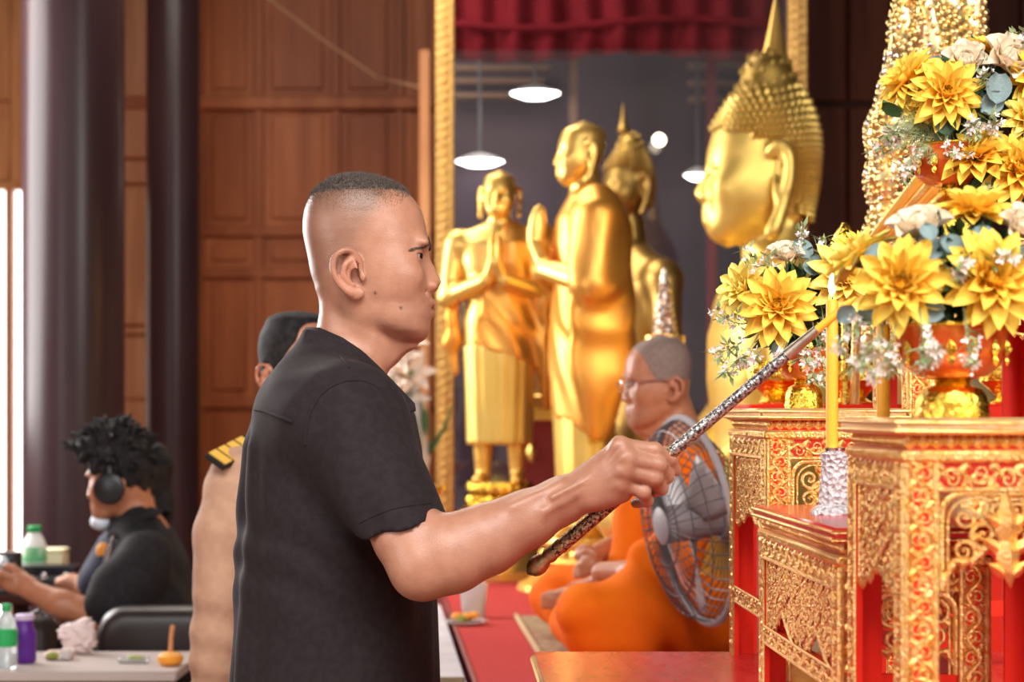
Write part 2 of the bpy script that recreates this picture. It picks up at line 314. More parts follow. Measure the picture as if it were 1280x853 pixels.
# ------------------------------------------------------------------ implicit surfaces: smooth figures as ONE continuous mesh
def rotz(a): c, s = math.cos(a), math.sin(a); return np.array([[c, -s, 0], [s, c, 0], [0, 0, 1.0]])
def roty(a): c, s = math.cos(a), math.sin(a); return np.array([[c, 0, s], [0, 1, 0], [-s, 0, c]])
def rotx(a): c, s = math.cos(a), math.sin(a); return np.array([[1, 0, 0], [0, c, -s], [0, s, c]])
class Fig:
    def __init__(s, o=(0, 0, 0), R=None, sc=1.0):
        s.ops = []; s.frame(o, R, sc)
    def frame(s, o=(0, 0, 0), R=None, sc=1.0):
        s.o = np.array(o, float); s.R = np.eye(3) if R is None else np.array(R); s.sc = sc; return s
    def w(s, p): return s.o + s.sc * (s.R @ np.array(p, float))
    def add(s, fn, c, r, k, op): s.ops.append((op, fn, np.array(c, np.float32), r, k)); return s
    def cone(s, a, b, ra, rb=None, k=0.01, op='u'):
        rb = ra if rb is None else rb; a = s.w(a).astype(np.float32); b = s.w(b).astype(np.float32); ra *= s.sc; rb *= s.sc; k *= s.sc
        ba = b - a; L2 = float(ba @ ba) + 1e-12
        def fn(Q):
            pa = Q - a; t = np.clip(pa @ ba / L2, 0, 1); q = pa - t[:, None] * ba
            return np.sqrt(np.einsum('ij,ij->i', q, q)) - (ra + (rb - ra) * t)
        return s.add(fn, (a + b) / 2, float(np.linalg.norm(ba)) / 2 + max(ra, rb), k, op)
    def chain(s, pts, rads, k=0.01, op='u', n=0):
        if n:      # resample through a smooth curve
            A = np.array([[*p, r] for p, r in zip(pts, rads)], float); m = len(A); t = np.linspace(0, m - 1, n); i = np.clip(t.astype(int), 0, m - 2); u = (t - i)[:, None]
            g = np.gradient(A, axis=0); p0, p1, m0, m1 = A[i], A[i + 1], g[i], g[i + 1]
            A = (2 * u**3 - 3 * u**2 + 1) * p0 + (u**3 - 2 * u**2 + u) * m0 + (-2 * u**3 + 3 * u**2) * p1 + (u**3 - u**2) * m1; pts, rads = A[:, :3], A[:, 3]
        for i in range(len(pts) - 1): s.cone(pts[i], pts[i + 1], rads[i], rads[i + 1], k, op)
        return s
    def ell(s, c, r, R=None, k=0.01, op='u'):
        c = s.w(c).astype(np.float32); r = (np.broadcast_to(np.array(r, float), (3,)) * s.sc).astype(np.float32); k *= s.sc
        A = (s.R if R is None else s.R @ np.array(R)).astype(np.float32)
        def fn(Q):
            q = (Q - c) @ A / r; k0 = np.sqrt(np.einsum('ij,ij->i', q, q)); q2 = q / r
            e = k0 * (k0 - 1) / (np.sqrt(np.einsum('ij,ij->i', q2, q2)) + 1e-9); dq = Q - c
            return np.maximum(e, np.sqrt(np.einsum('ij,ij->i', dq, dq)) - rm)      # never below the bounding ball's distance
        rm = np.float32(r.max()); return s.add(fn, c, float(r.max()), k, op)
    def plane(s, p, n, k=0.004, op='i'):
        """keep the side the normal points away from"""
        p = s.w(p).astype(np.float32); n = (s.R @ np.array(n, float)); n = (n / np.linalg.norm(n)).astype(np.float32)
        return s.add(lambda Q: (Q - p) @ n, p, 1e6, k * s.sc, op)
    def loft(s, rows, k=0.01, p=2.3, op='u', nose=None, smooth=3, shift=None):
        """rows: (z, x_front, x_back, halfwidth) in the frame; section is a superellipse"""
        rows = sorted(rows); z = np.array([r[0] for r in rows]); zz = np.linspace(z[0], z[-1], 300)
        def cur(j):
            a = np.interp(zz, z, [r[j] for r in rows]); ker = np.hanning(2 * smooth + 3)[1:-1]; ker /= ker.sum()
            return np.convolve(np.pad(a, smooth, mode='edge'), ker, mode='valid') if smooth else a
        fr, bk, hw = cur(1), cur(2), cur(3)
        cx = np.interp(zz, z, [r[4] if len(r) > 4 else (r[1] + r[2]) / 2 for r in rows])
        O, A, S = s.o.astype(np.float32), s.R.astype(np.float32), s.sc
        nz = None
        if nose is not None: nz = (np.interp(zz, *nose[0]), np.interp(zz, *nose[1]))
        def fn(Q):
            q = (Q - O) @ A / S; x, y, h = q[:, 0], np.abs(q[:, 1]), q[:, 2]; hc = np.clip(h, zz[0], zz[-1])
            f = np.interp(hc, zz, fr); b = np.interp(hc, zz, bk); ww = np.interp(hc, zz, hw); c = np.interp(hc, zz, cx)
            if nz is not None: f = f + np.interp(hc, zz, nz[0]) * np.exp(-(y / np.interp(hc, zz, nz[1])) ** 2)
            dx = x - c; a = np.maximum(np.where(dx > 0, f - c, c - b), 1e-4); ww = np.maximum(ww, 1e-4)
            qq = ((np.abs(dx) / a) ** p + (y / ww) ** p) ** (1.0 / p)
            rr = np.sqrt(dx * dx + y * y); d = np.where(qq > 1e-4, rr * (1 - 1 / np.maximum(qq, 1e-4)), -np.minimum(a, ww))
            e = np.abs(h - hc)
            return (np.where(e > 0, np.maximum(d, e), d) * S).astype(np.float32)
        zc = (zz[0] + zz[-1]) / 2; xc = float((fr.max() + bk.min()) / 2)
        R_ = math.sqrt(((zz[-1] - zz[0]) / 2) ** 2 + ((fr.max() - bk.min()) / 2 + 0.15) ** 2 + hw.max() ** 2)
        return s.add(fn, s.w((xc, 0, zc)), R_ * S, k * S, op)
    def eval(s, Q, cull=None):
        Q = np.asarray(Q, np.float32); d = np.full(len(Q), 10.0, np.float32)
        for op, fn, c, r, k in s.ops:
            if cull is not None and op != 'i' and np.linalg.norm(cull[0] - c) - r > cull[1] + k + 0.02: continue
            e = fn(Q); k = max(k, 1e-5)
            if op == 'u':
                h = np.clip(0.5 + 0.5 * (d - e) / k, 0, 1); d = d + (e - d) * h - k * h * (1 - h)
            else:
                if op == 's': e = -e
                h = np.clip(0.5 - 0.5 * (d - e) / k, 0, 1); d = d + (e - d) * h + k * h * (1 - h)
        return d
    def trace(s, px, py, y0=0.5, y1=15.0):
        """first hit of the sight line through a photo pixel"""
        o = np.array([0, 0, CZ]); v = P(px, py, 1.0) - o; v /= np.linalg.norm(v); t = y0
        for _ in range(300):
            d = float(s.eval((o + v * t)[None])[0])
            if abs(d) < 2e-4: break
            t += min(d, 0.2) * 0.6
            if t > y1: return None
        return o + v * t
def surface(fig, lo, hi, h, B=12, slack=1.25):
    lo = np.array(lo, float); hi = np.array(hi, float); nb = np.maximum(np.ceil((hi - lo) / (h * B)).astype(int), 1)
    gi = np.stack(np.meshgrid(*[np.arange(n) for n in nb], indexing='ij'), -1).reshape(-1, 3)
    cen = lo + (gi + 0.5) * h * B; hd = h * B * math.sqrt(3) / 2
    dc = np.concatenate([fig.eval(cen[i:i + 60000]) for i in range(0, len(cen), 60000)])
    todo = gi[np.abs(dc) < hd * slack]
    loc = np.stack(np.meshgrid(*[np.arange(B + 1)] * 3, indexing='ij'), -1).reshape(-1, 3)
    N = nb * B + 1; cells = []; vals = []; CH = 40
    offs = np.array([[i, j, k] for i in (0, 1) for j in (0, 1) for k in (0, 1)])
    seen = np.zeros(nb, bool); seen[tuple(todo.T)] = True
    while len(todo):
        grow = []
        for i in range(0, len(todo), CH):
            a = todo[i:i + CH]; pts = lo + (a[:, None, :] * B + loc[None]) * h
            c0 = pts.reshape(-1, 3).mean(0); cr = float(np.linalg.norm(pts.reshape(-1, 3) - c0, axis=1).max())
            D = fig.eval(pts.reshape(-1, 3), (c0, cr)).reshape(len(a), B + 1, B + 1, B + 1)
            C = np.stack([D[:, o[0]:o[0] + B, o[1]:o[1] + B, o[2]:o[2] + B] for o in offs], -1)
            ng = (C < 0).sum(-1); idx = np.argwhere((ng > 0) & (ng < 8))
            if len(idx):
                cells.append(a[idx[:, 0]] * B + idx[:, 1:]); vals.append(C[idx[:, 0], idx[:, 1], idx[:, 2], idx[:, 3]])
                for ax in range(3):      # follow the surface into neighbouring blocks
                    for side, dlt in ((0, -1), (B - 1, 1)):
                        q = a[np.unique(idx[idx[:, 1 + ax] == side, 0])].copy(); q[:, ax] += dlt; grow.append(q)
        if not grow: break
        g = np.unique(np.concatenate(grow), axis=0); g = g[((g >= 0) & (g < nb)).all(1)]; g = g[~seen[tuple(g.T)]]; seen[tuple(g.T)] = True; todo = g
    cells = np.concatenate(cells); vals = np.concatenate(vals)
    gid = (cells[:, 0] * N[1] + cells[:, 1]) * N[2] + cells[:, 2]; o = np.argsort(gid); gid = gid[o]; cells = cells[o]; vals = vals[o]
    acc = np.zeros((len(cells), 3)); cnt = np.zeros(len(cells))
    for a in range(8):
        for ax in range(3):
            b = a | (4 >> ax)
            if b == a: continue
            va, vb = vals[:, a], vals[:, b]; m = (va < 0) != (vb < 0); t = np.where(m, va / np.where(m, va - vb, 1), 0)
            p = offs[a][None] + t[:, None] * (offs[b] - offs[a])[None]; acc += p * m[:, None]; cnt += m
    V = lo + (cells + acc / cnt[:, None]) * h; Fs = []
    st = np.array([N[1] * N[2], N[2], 1])
    for ax in range(3):
        b = 4 >> ax; m = (vals[:, 0] < 0) != (vals[:, b] < 0); e1, e2 = st[(ax + 1) % 3], st[(ax + 2) % 3]
        g = gid[m]; q = np.stack([g, g - e1, g - e1 - e2, g - e2], 1); pos = np.clip(np.searchsorted(gid, q), 0, len(gid) - 1)
        ok = (gid[pos] == q).all(1); qd = pos[ok]; flip = vals[m, 0][ok] >= 0; qd[flip] = qd[flip][:, ::-1]; Fs.append(qd)
    return V, np.concatenate(Fs)
def fast_mesh(name, V, Q, mats, colors=None):
    me = bpy.data.meshes.new(name); me.vertices.add(len(V)); me.vertices.foreach_set('co', np.asarray(V, np.float32).ravel())
    k = Q.shape[1]; me.loops.add(Q.size); me.loops.foreach_set('vertex_index', Q.astype(np.int32).ravel())
    me.polygons.add(len(Q)); me.polygons.foreach_set('loop_start', np.arange(0, Q.size, k, dtype=np.int32))
    me.polygons.foreach_set('use_smooth', np.ones(len(Q), bool))
    for m in (mats if isinstance(mats, (list, tuple)) else [mats]): me.materials.append(m)
    me.update(calc_edges=True); me.validate()
    if colors is not None:
        a = me.color_attributes.new('alb', 'FLOAT_COLOR', 'POINT'); a.data.foreach_set('color', np.hstack([colors, np.ones((len(V), 1))]).astype(np.float32).ravel())
    return me
def sdf_obj(name, fig, lo, hi, h, mats, parent, color_fn=None, **kw):
    V, Q = surface(fig, lo, hi, h, **kw); cols = color_fn(V) if color_fn else None
    if parent is not None:
        W = np.array(wmat(parent).inverted()); Vl = V @ W[:3, :3].T + W[:3, 3]
    else: Vl = V
    me = fast_mesh(name, Vl, Q, mats, cols)
    if cols is not None:      # close pinholes left where the grid met a sharp crease
        bm = bmesh.new(); bm.from_mesh(me); be = [e for e in bm.edges if e.is_boundary]
        if be: 
            r_ = bmesh.ops.holes_fill(bm, edges=be, sides=12)
            for fc_ in r_['faces']: fc_.smooth = True
            bm.to_mesh(me)
        bm.free()
    o = bpy.data.objects.new(name, me); COL.objects.link(o); o.parent = parent
    return o
# ================================================================== THE SETTING
struct('floor', MB().box((-4.2, -2.5, -.12), (5.2, 12.3, 0)), M['floor'])
struct('wall_left', MB().box((-3.95, 1.0, 0), (-3.8, 12.0, 4.4)), M['wood_wall'])
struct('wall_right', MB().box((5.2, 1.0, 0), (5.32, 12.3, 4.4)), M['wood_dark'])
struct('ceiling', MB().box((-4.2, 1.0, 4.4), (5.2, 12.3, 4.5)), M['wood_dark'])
YW = 12.0
def wx(px, Y=YW): return (px - 640) * Y / F
def wz(py, Y=YW): return CZ - (py - HZ) * Y / F
wall = struct('wall_back', MB().box((wx(27), YW, 0), (5.2, YW + .12, 4.4)), M['wood_wall'])
lint = struct('wall_back_lintel', MB().box((-4.2, YW, wz(236)), (wx(27), YW + .12, 4.4)).box((-4.2, YW, 0), (-3.35, YW + .12, wz(236))), M['wood_orange'])
lint.name = 'trim_1'
# framed panelling: stiles, rails and raised panels, each its own piece
xs = [150, 250, 324, 420, 500, 552]; ys = [-90, 128, 290, 342, 504, 668, 850]
pieces = []
def panel(x0, x1, y0, y1, m, name='panel'):
    a, b, c, d = wx(x0), wx(x1), wz(y1), wz(y0); mb = MB(); t = .055
    mb.box((a, YW - .012, c), (b, YW + .01, d), ch=.006)
    mb.box((a + t, YW - .028, c + t), (b - t, YW - .011, d - t), ch=.012)
    obj(name, mb, m, wall)
random.seed(3)
for i in range(len(xs) - 1):
    for j in range(len(ys) - 1):
        x0, x1, y0, y1 = xs[i] + 4, xs[i + 1] - 4, ys[j] + 4, ys[j + 1] - 4
        panel(x0, x1, y0, y1, M['wood_panel_b'] if random.random() < .5 else M['wood_wall'])
for x in xs[1:]: obj('stile', MB().box((wx(x) - .03, YW - .035, 0), (wx(x) + .03, YW + .01, 4.4), ch=.006), M['wood_wall'], wall)
for y in ys[1:]: obj('rail', MB().box((wx(120), YW - .045, wz(y) - .03), (wx(552), YW + .01, wz(y) + .03), ch=.006), M['wood_wall'], wall)
obj('rail', MB().box((wx(148), YW - .06, wz(134) - .02), (wx(545), YW + .01, wz(126) + .02), ch=.01), M['wood_panel_b'], wall)
# paler boards between and beside the columns
for x0, x1, ys2 in ((148, 190, (-60, 200, 232, 408, 420, 500, 560, 850)),):
    for y0, y1 in zip(ys2[:-1], ys2[1:]):
        obj('board', MB().box((wx(x0), YW - .05, wz(y1) + .006), (wx(x1), YW + .01, wz(y0) - .006), ch=.008), M['wood_orange'], wall)
for x0, x1, y0, y1 in ((-30, 13, -60, 128), (-30, 13, 146, 228), (13.5, 34, -60, 236)):
    obj('board', MB().box((wx(x0), YW - .03, wz(y1) + .006), (wx(x1), YW + .01, wz(y0) - .006), ch=.008), M['wood_orange'], lint)
# doorway at the far left, daylight behind it
struct('trim_2', MB().box((wx(8), YW - .04, 0), (wx(17), YW + .08, wz(236)), ch=.008), M['wood_orange'])
struct('window_1', MB().box((-3.34, YW + .05, .1), (wx(27) + .1, YW + .06, wz(236))), M['door_light'])
struct('trim_3', MB().box((-3.6, YW - .06, wz(238)), (wx(34), YW + .08, wz(228)), ch=.008), M['wood_orange'])
# right-hand boarded wall behind the altar, its shade put into the dark wood colours
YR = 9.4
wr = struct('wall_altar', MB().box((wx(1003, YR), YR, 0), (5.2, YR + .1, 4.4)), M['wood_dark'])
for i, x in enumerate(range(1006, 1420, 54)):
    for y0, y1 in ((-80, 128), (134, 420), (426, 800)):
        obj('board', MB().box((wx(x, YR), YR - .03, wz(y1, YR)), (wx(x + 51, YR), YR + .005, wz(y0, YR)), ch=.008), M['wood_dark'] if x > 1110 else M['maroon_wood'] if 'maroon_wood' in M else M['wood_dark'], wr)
# lacquered columns
def column(px, r, Y, label):
    c = thing('lacquered_column', label, 'column', ((px - 640) * Y / F, Y, 0), group=None)
    obj('shaft', MB().lathe([(r * 1.0, .14), (r, 2), (r, 4.4)], (c.location.x, Y, 0), n=48), M['lacquer'], c)
    obj('base', MB().lathe([(r * 1.3, 0), (r * 1.3, .08), (r * 1.12, .14)], (c.location.x, Y, 0), n=40), M['lacquer'], c)
column(92, .198, 8.0, 'thick dark glossy lacquered column beside the bright doorway at far left')
column(216.5, .145, 11.1, 'thinner dark lacquered column against the wood panelling, right of the thick column')
# thin upright behind the case post, and the sacred cord
o = obj('wooden_upright', MB().box((wx(524, 10.2), 10.2, 0), (wx(537, 10.2), 10.26, wz(62, 10.2)), ch=.006), M['wood_orange']); tag(o, 'slim reddish wooden upright just left of the gilded case post', 'post')
o = obj('sacred_cord', MB().tube([P(325, -10, 11.6), P(400, 47, 11.5), P(472, 97, 11.4), P(528, 110, 10.25)], .006, n=6), M['cord']); tag(o, 'thin pale cord slanting down across the upper wood panels', 'cord')

# ------------------------------------------------------------------ glass case behind the statues
YC = 9.0
case = thing('glass_case', 'tall glass shrine case with gilded posts and a dark interior behind the golden statues', 'display case', (wx(780, YC), YC, 0))
cx0, cx1 = wx(556.5, YC), wx(996.5, YC); pz0, pz1 = .55, 3.6
def post(x, lab):
    mb = MB().box((x - .04, YC - .045, pz0), (x + .04, YC + .045, pz1), ch=.008)
    o = obj('post', mb, M['gold_post'], case)
    b = MB()
    for i in range(76): 
        z = pz0 + .02 + i * .04
        b.ball((x, YC - .046, z), (.022, .010, .015), n=6, m=3)
        b.ball((x - .033, YC - .046, z + .02), .007, n=5, m=3); b.ball((x + .033, YC - .046, z + .02), .007, n=5, m=3)
    obj('carving', b, M['gold_post'], o, kind='stuff')
post(cx0, 'l'); post(cx1, 'r')
obj('header', MB().box((cx0, YC - .05, pz1), (cx1, YC + .05, pz1 + .08)), M['gold_post'], case)
obj('pane', MB().box((cx0 + .035, YC - .003, pz0), (cx1 - .035, YC + .003, pz1)), M['pane'], case)
obj('plinth', MB().box((cx0 - .06, YC - .06, 0), (cx1 + .06, YC + 1.3, pz0), ch=.01), M['red_lacquer'], case)
obj('back_panel', MB().box((cx0, YC + 1.2, pz0), (cx1, YC + 1.25, pz1)), M['case_back'], case)
obj('side_panel', MB().box((cx1 - .01, YC + .05, pz0), (cx1 + .03, YC + 1.2, pz1)), M['case_back'], case)
for y in (84, 100, 118): obj('slat', MB().box((wx(560, YC + 1.1), YC + 1.1, wz(y + 5, YC + 1.1)), (wx(690 - (y - 84) * .6, YC + 1.1), YC + 1.15, wz(y - 3, YC + 1.1)), ch=.008), M['case_slat'], case)  # bars standing in for roof lines reflected in the pane
for y in (82, 104, 124): obj('slat', MB().box((wx(860, YC + 1.1), YC + 1.1, wz(y + 4, YC + 1.1)), (wx(960, YC + 1.1), YC + 1.15, wz(y - 4, YC + 1.1)), ch=.008), M['case_slat'], case)  # further reflected lines built as bars, right side
for x0, x1 in ((712, 722), (884, 896)): obj('upright', MB().box((wx(x0, YC + .9), YC + .9, pz0), (wx(x1, YC + .9), YC + .95, pz1)), M['red_strip'] if x0 > 800 else M['case_slat'], case)
# red valance, pleated, hung inside the case top
G = []
for j in range(7):
    row = []
    for i in range(121):
        u = i / 120; x = wx(566, YC + .5) + (wx(990, YC + .5) - wx(566, YC + .5)) * u; v = j / 6
        row.append((x, YC + .5 + .03 * math.sin(u * 60) * (0.5 + .5 * v) + .015 * math.sin(u * 23), wz(-80, YC + .5) + (wz(73 + 5 * math.sin(u * 9), YC + .5) - wz(-80, YC + .5)) * v))
    G.append(row)
o = obj('valance', MB().grid(G), M['curtain'], case); md = o.modifiers.new('thickness', 'SOLIDIFY'); md.thickness = .006
obj('valance_fold', MB().tube([(x, YC + .47, wz(y, YC + .47)) for x, y in zip(np.linspace(wx(566, YC + .5), wx(985, YC + .5), 20), 30 + 6 * np.sin(np.linspace(0, 7, 20)))], .02, n=8), M['curtain'], case)
# hall lamps mirrored in the pane, built as glowing discs inside the case
lamp0 = None
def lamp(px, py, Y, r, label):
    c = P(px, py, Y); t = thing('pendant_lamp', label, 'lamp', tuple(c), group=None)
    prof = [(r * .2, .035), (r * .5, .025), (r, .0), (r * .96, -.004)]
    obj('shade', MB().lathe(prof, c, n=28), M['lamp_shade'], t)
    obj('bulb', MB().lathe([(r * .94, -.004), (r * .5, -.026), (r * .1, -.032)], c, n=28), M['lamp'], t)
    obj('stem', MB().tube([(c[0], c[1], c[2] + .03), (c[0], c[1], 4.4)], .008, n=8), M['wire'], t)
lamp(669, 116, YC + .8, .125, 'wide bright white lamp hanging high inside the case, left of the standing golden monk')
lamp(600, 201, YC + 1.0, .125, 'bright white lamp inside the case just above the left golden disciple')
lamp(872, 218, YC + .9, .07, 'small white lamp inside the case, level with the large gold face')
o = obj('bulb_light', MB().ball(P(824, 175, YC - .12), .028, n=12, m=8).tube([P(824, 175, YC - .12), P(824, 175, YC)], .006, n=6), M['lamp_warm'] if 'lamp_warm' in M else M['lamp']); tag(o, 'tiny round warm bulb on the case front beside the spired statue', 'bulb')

# ------------------------------------------------------------------ platform with red carpet
ang = RAD(2.2)
pl = struct('platform', MB().box((-.11, 4.3, 0), (3.6, 9.6, .78)), M['red_lacquer']); pl.name = 'trim_4'
pc = MB()
A = np.array([P(598, 853, 4.62), P(556, 741, 6.9)]); d = (A[1] - A[0]) / (A[1][1] - A[0][1])
x_at = lambda y, a_=A[0].copy(), s_=float(d[0]): a_[0] + s_ * (y - a_[1])
pl_me = MB().prism([(x_at(4.2), 4.2, 0), (3.6, 4.2, 0), (3.6, 8.9, 0), (x_at(8.9), 8.9, 0)], None, (0, 0, .78))
bpy.data.objects.remove(pl)
pl = struct('trim_4', pl_me, M['maroon'])
o = obj('carpet', MB().prism([(x_at(4.2) - .004, 4.2, .782), (3.6, 4.2, .782), (3.6, 8.9, .782), (x_at(8.9) - .004, 8.9, .782)], None, (0, 0, .008)), M['carpet']); tag(o, 'plain red carpet covering the raised platform under the seated monk', 'carpet')
o = obj('carpet_edge', MB().tube([(x_at(4.2) - .006, 4.2, .788), (x_at(8.9) - .006, 8.9, .788)], .006, n=6), M['maroon'], o)

# ------------------------------------------------------------------ red lacquer table carrying the altar set
ZR = 1.022
rt = thing('red_table', 'broad glossy red lacquer table under the carved gilt altar stands', 'table', (.6, 2.5, 0))
c0, c1 = P(668, 815.5, 3.225), P(681, 853, 2.863); sx = (c1[0] - c0[0]) / (c1[1] - c0[1]); xl = lambda y, c_=c0.copy(), s_=sx: c_[0] + s_ * (y - c_[1])
obj('tabletop', MB().prism([(xl(1.7), 1.7, ZR - .03), (1.5, 1.7, ZR - .03), (1.5, 3.225, ZR - .03), (xl(3.225), 3.225, ZR - .03)], None, (0, 0, .03)), M['red_top'], rt)
obj('edge_trim', MB().tube([(xl(1.7), 1.7, ZR - .008), (xl(3.225), 3.225, ZR - .012)], .007, n=8), M['gold_dark'], rt)
for lo_, hi_ in (((.14, 1.8, ZR - .14), (1.45, 1.83, ZR - .03)), ((.14, 3.13, ZR - .14), (1.45, 3.16, ZR - .03)), ((.14, 1.8, ZR - .14), (.17, 3.16, ZR - .03))): obj('apron', MB().box(lo_, hi_), M['red_lacquer'], rt)
for x, y in ((.14, 1.8), (1.4, 1.8), (.14, 3.1), (1.4, 3.1)): obj('leg', MB().box((x, y, 0), (x + .06, y + .06, ZR - .03), ch=.006), M['red_lacquer'], rt)

# ================================================================== CARVED GILT ALTAR STANDS
class Carver:
    """scrollwork on a flat face: u, v along the face, n out of it"""
    def __init__(s, o, U, V, N): s.o, s.U, s.V, s.N = [np.array(a, float) for a in (o, U, V, N)]; s.mb = MB()
    def p(s, u, v, n=0.0): return s.o + s.U * u + s.V * v + s.N * n
    def tube(s, uv, r, flat=.8, sides=6):
        uv = np.asarray(uv, float); k = len(uv); r = np.broadcast_to(np.asarray(r, float), (k,)); T = np.gradient(uv, axis=0); T /= np.linalg.norm(T, axis=1)[:, None] + 1e-12
        W = np.stack([-T[:, 1], T[:, 0]], 1); V = []
        for j in range(sides):
            a = 2 * math.pi * j / sides; q = uv + W * (r * math.cos(a))[:, None]
            V.append(s.o + q[:, :1] * s.U + q[:, 1:] * s.V + s.N * (r * flat * (math.sin(a) + .3))[:, None])
        V = np.stack(V, 1).reshape(-1, 3)
        Fs = [(i * sides + j, i * sides + (j + 1) % sides, (i + 1) * sides + (j + 1) % sides, (i + 1) * sides + j) for i in range(k - 1) for j in range(sides)]
        s.mb.add(V, Fs + [tuple(range(sides)), tuple((k - 1) * sides + j for j in range(sides))])
    def spiral(s, c, R, turns=1.35, a0=0.0, dr=1, r=None, k=17):
        t = np.linspace(0, 1, k); a = a0 + dr * turns * 2 * math.pi * t; rr = R * (1 - .82 * t); r = r or R * .2
        s.tube(np.stack([c[0] + rr * np.cos(a), c[1] + rr * np.sin(a)], 1), r * (1 - .35 * t))
        s.leaf((c[0], c[1]), R * .34, a0, .9)
        for q in (.08, .3, .52):      # little flame leaves springing from the outside of the curl
            aa = a0 + dr * turns * 2 * math.pi * q; r2 = R * (1 - .82 * q)
            s.leaf((c[0] + r2 * 1.12 * math.cos(aa), c[1] + r2 * 1.12 * math.sin(aa)), R * .42, aa + dr * 1.0, .45)
    def leaf(s, c, L, a, wd=.5):
        ca, sa = math.cos(a), math.sin(a); V = []; n = 7
        out = [(-.5, 0), (-.2, wd * .5), (.15, wd * .42), (.6, 0.06), (.15, -wd * .42), (-.2, -wd * .5)]
        for u, v in out: V.append(s.p(c[0] + L * (u * ca - v * sa), c[1] + L * (u * sa + v * ca), 0))
        V.append(s.p(c[0], c[1], L * .26 + .0008)); s.mb.add(V, [(i, (i + 1) % 6, 6) for i in range(6)])
    def beads(s, a, b, r, step):
        a, b = np.array(a), np.array(b); n = max(2, int(np.linalg.norm(b - a) / step))
        for i in range(n):
            q = a + (b - a) * (i + .5) / n; c = s.p(*q, r * .5); s.mb.ball(c, r, n=6, m=3)
    def vine(s, a, b, wd, r, n):
        """running scroll between two points, width wd"""
        a, b = np.array(a, float), np.array(b, float); D = b - a; L = np.linalg.norm(D); D = D / L; Wd = np.array([-D[1], D[0]])
        t = np.linspace(0, 1, n * 8 + 1); q = a + D * (t * L)[:, None] + Wd * (np.sin(t * n * math.pi) * wd * .28)[:, None]; s.tube(q, r)
        for i in range(n):
            c = a + D * (L * (i + .5) / n) - Wd * ((1 if i % 2 == 0 else -1) * wd * .14); sg = 1 if i % 2 == 0 else -1
            R = min(L / n * .42, wd * .33); s.spiral(c, R, 1.2, math.atan2(D[1], D[0]) + sg * math.pi / 2, -sg, r=R * .2, k=13)
            for e in (-1, 1):
                cc = a + D * (L * (i + .5 + .42 * e) / n) + Wd * (sg * wd * .30); s.leaf(cc, wd * .58, math.atan2(D[1], D[0]) + e * .9, .7)
                cc = a + D * (L * (i + .5 + .22 * e) / n) + Wd * (sg * wd * .06); s.leaf(cc, wd * .40, math.atan2(D[1], D[0]) - e * 1.1, .75)
                cc = a + D * (L * (i + .5 + .46 * e) / n) - Wd * (sg * wd * .36); s.leaf(cc, wd * .36, math.atan2(D[1], D[0]) + e * .4, .8)
    def fill(s, u0, u1, v0, v1, cell, inside=None):
        nu, nv = max(1, round((u1 - u0) / cell)), max(1, round((v1 - v0) / cell)); du, dv = (u1 - u0) / nu, (v1 - v0) / nv
        for i in range(nu):
            for j in range(nv):
                c = (u0 + (i + .5 + RNG.uniform(-.22, .22)) * du, v0 + (j + .5 + RNG.uniform(-.22, .22) + (.25 if i % 2 else -.25)) * dv)
                if inside and not inside(*c): continue
                s.spiral(c, min(du, dv) * RNG.uniform(.48, .66), 1.45, RNG.uniform(0, 6.28), 1 if (i + j) % 2 else -1)
                s.leaf((c[0] + du * .5, c[1] + dv * .5), min(du, dv) * .55, RNG.uniform(0, 6.28), .8)
    def flame(s, c, hgt, wd):
        """hanging kranok flame: bud with side tongues"""
        for k, (a, l, w_) in enumerate(((-math.pi / 2, .85, .50), (math.pi / 2, .95, .46))): s.leaf((c[0], c[1] + (-.18 if k == 0 else .22) * hgt), hgt * l * .62, a, w_)
        for sg in (-1, 1):
            for q in (-.3, -.05, .2): s.leaf((c[0] + sg * wd * (.34 - abs(q) * .4), c[1] + q * hgt), wd * .55, math.pi / 2 - sg * .9 + (math.pi if q < -.2 else 0) * 0, .55)
        s.spiral((c[0] - wd * .24, c[1] + .32 * hgt), wd * .2, 1.2, 0, 1); s.spiral((c[0] + wd * .24, c[1] + .32 * hgt), wd * .2, 1.2, math.pi, -1)

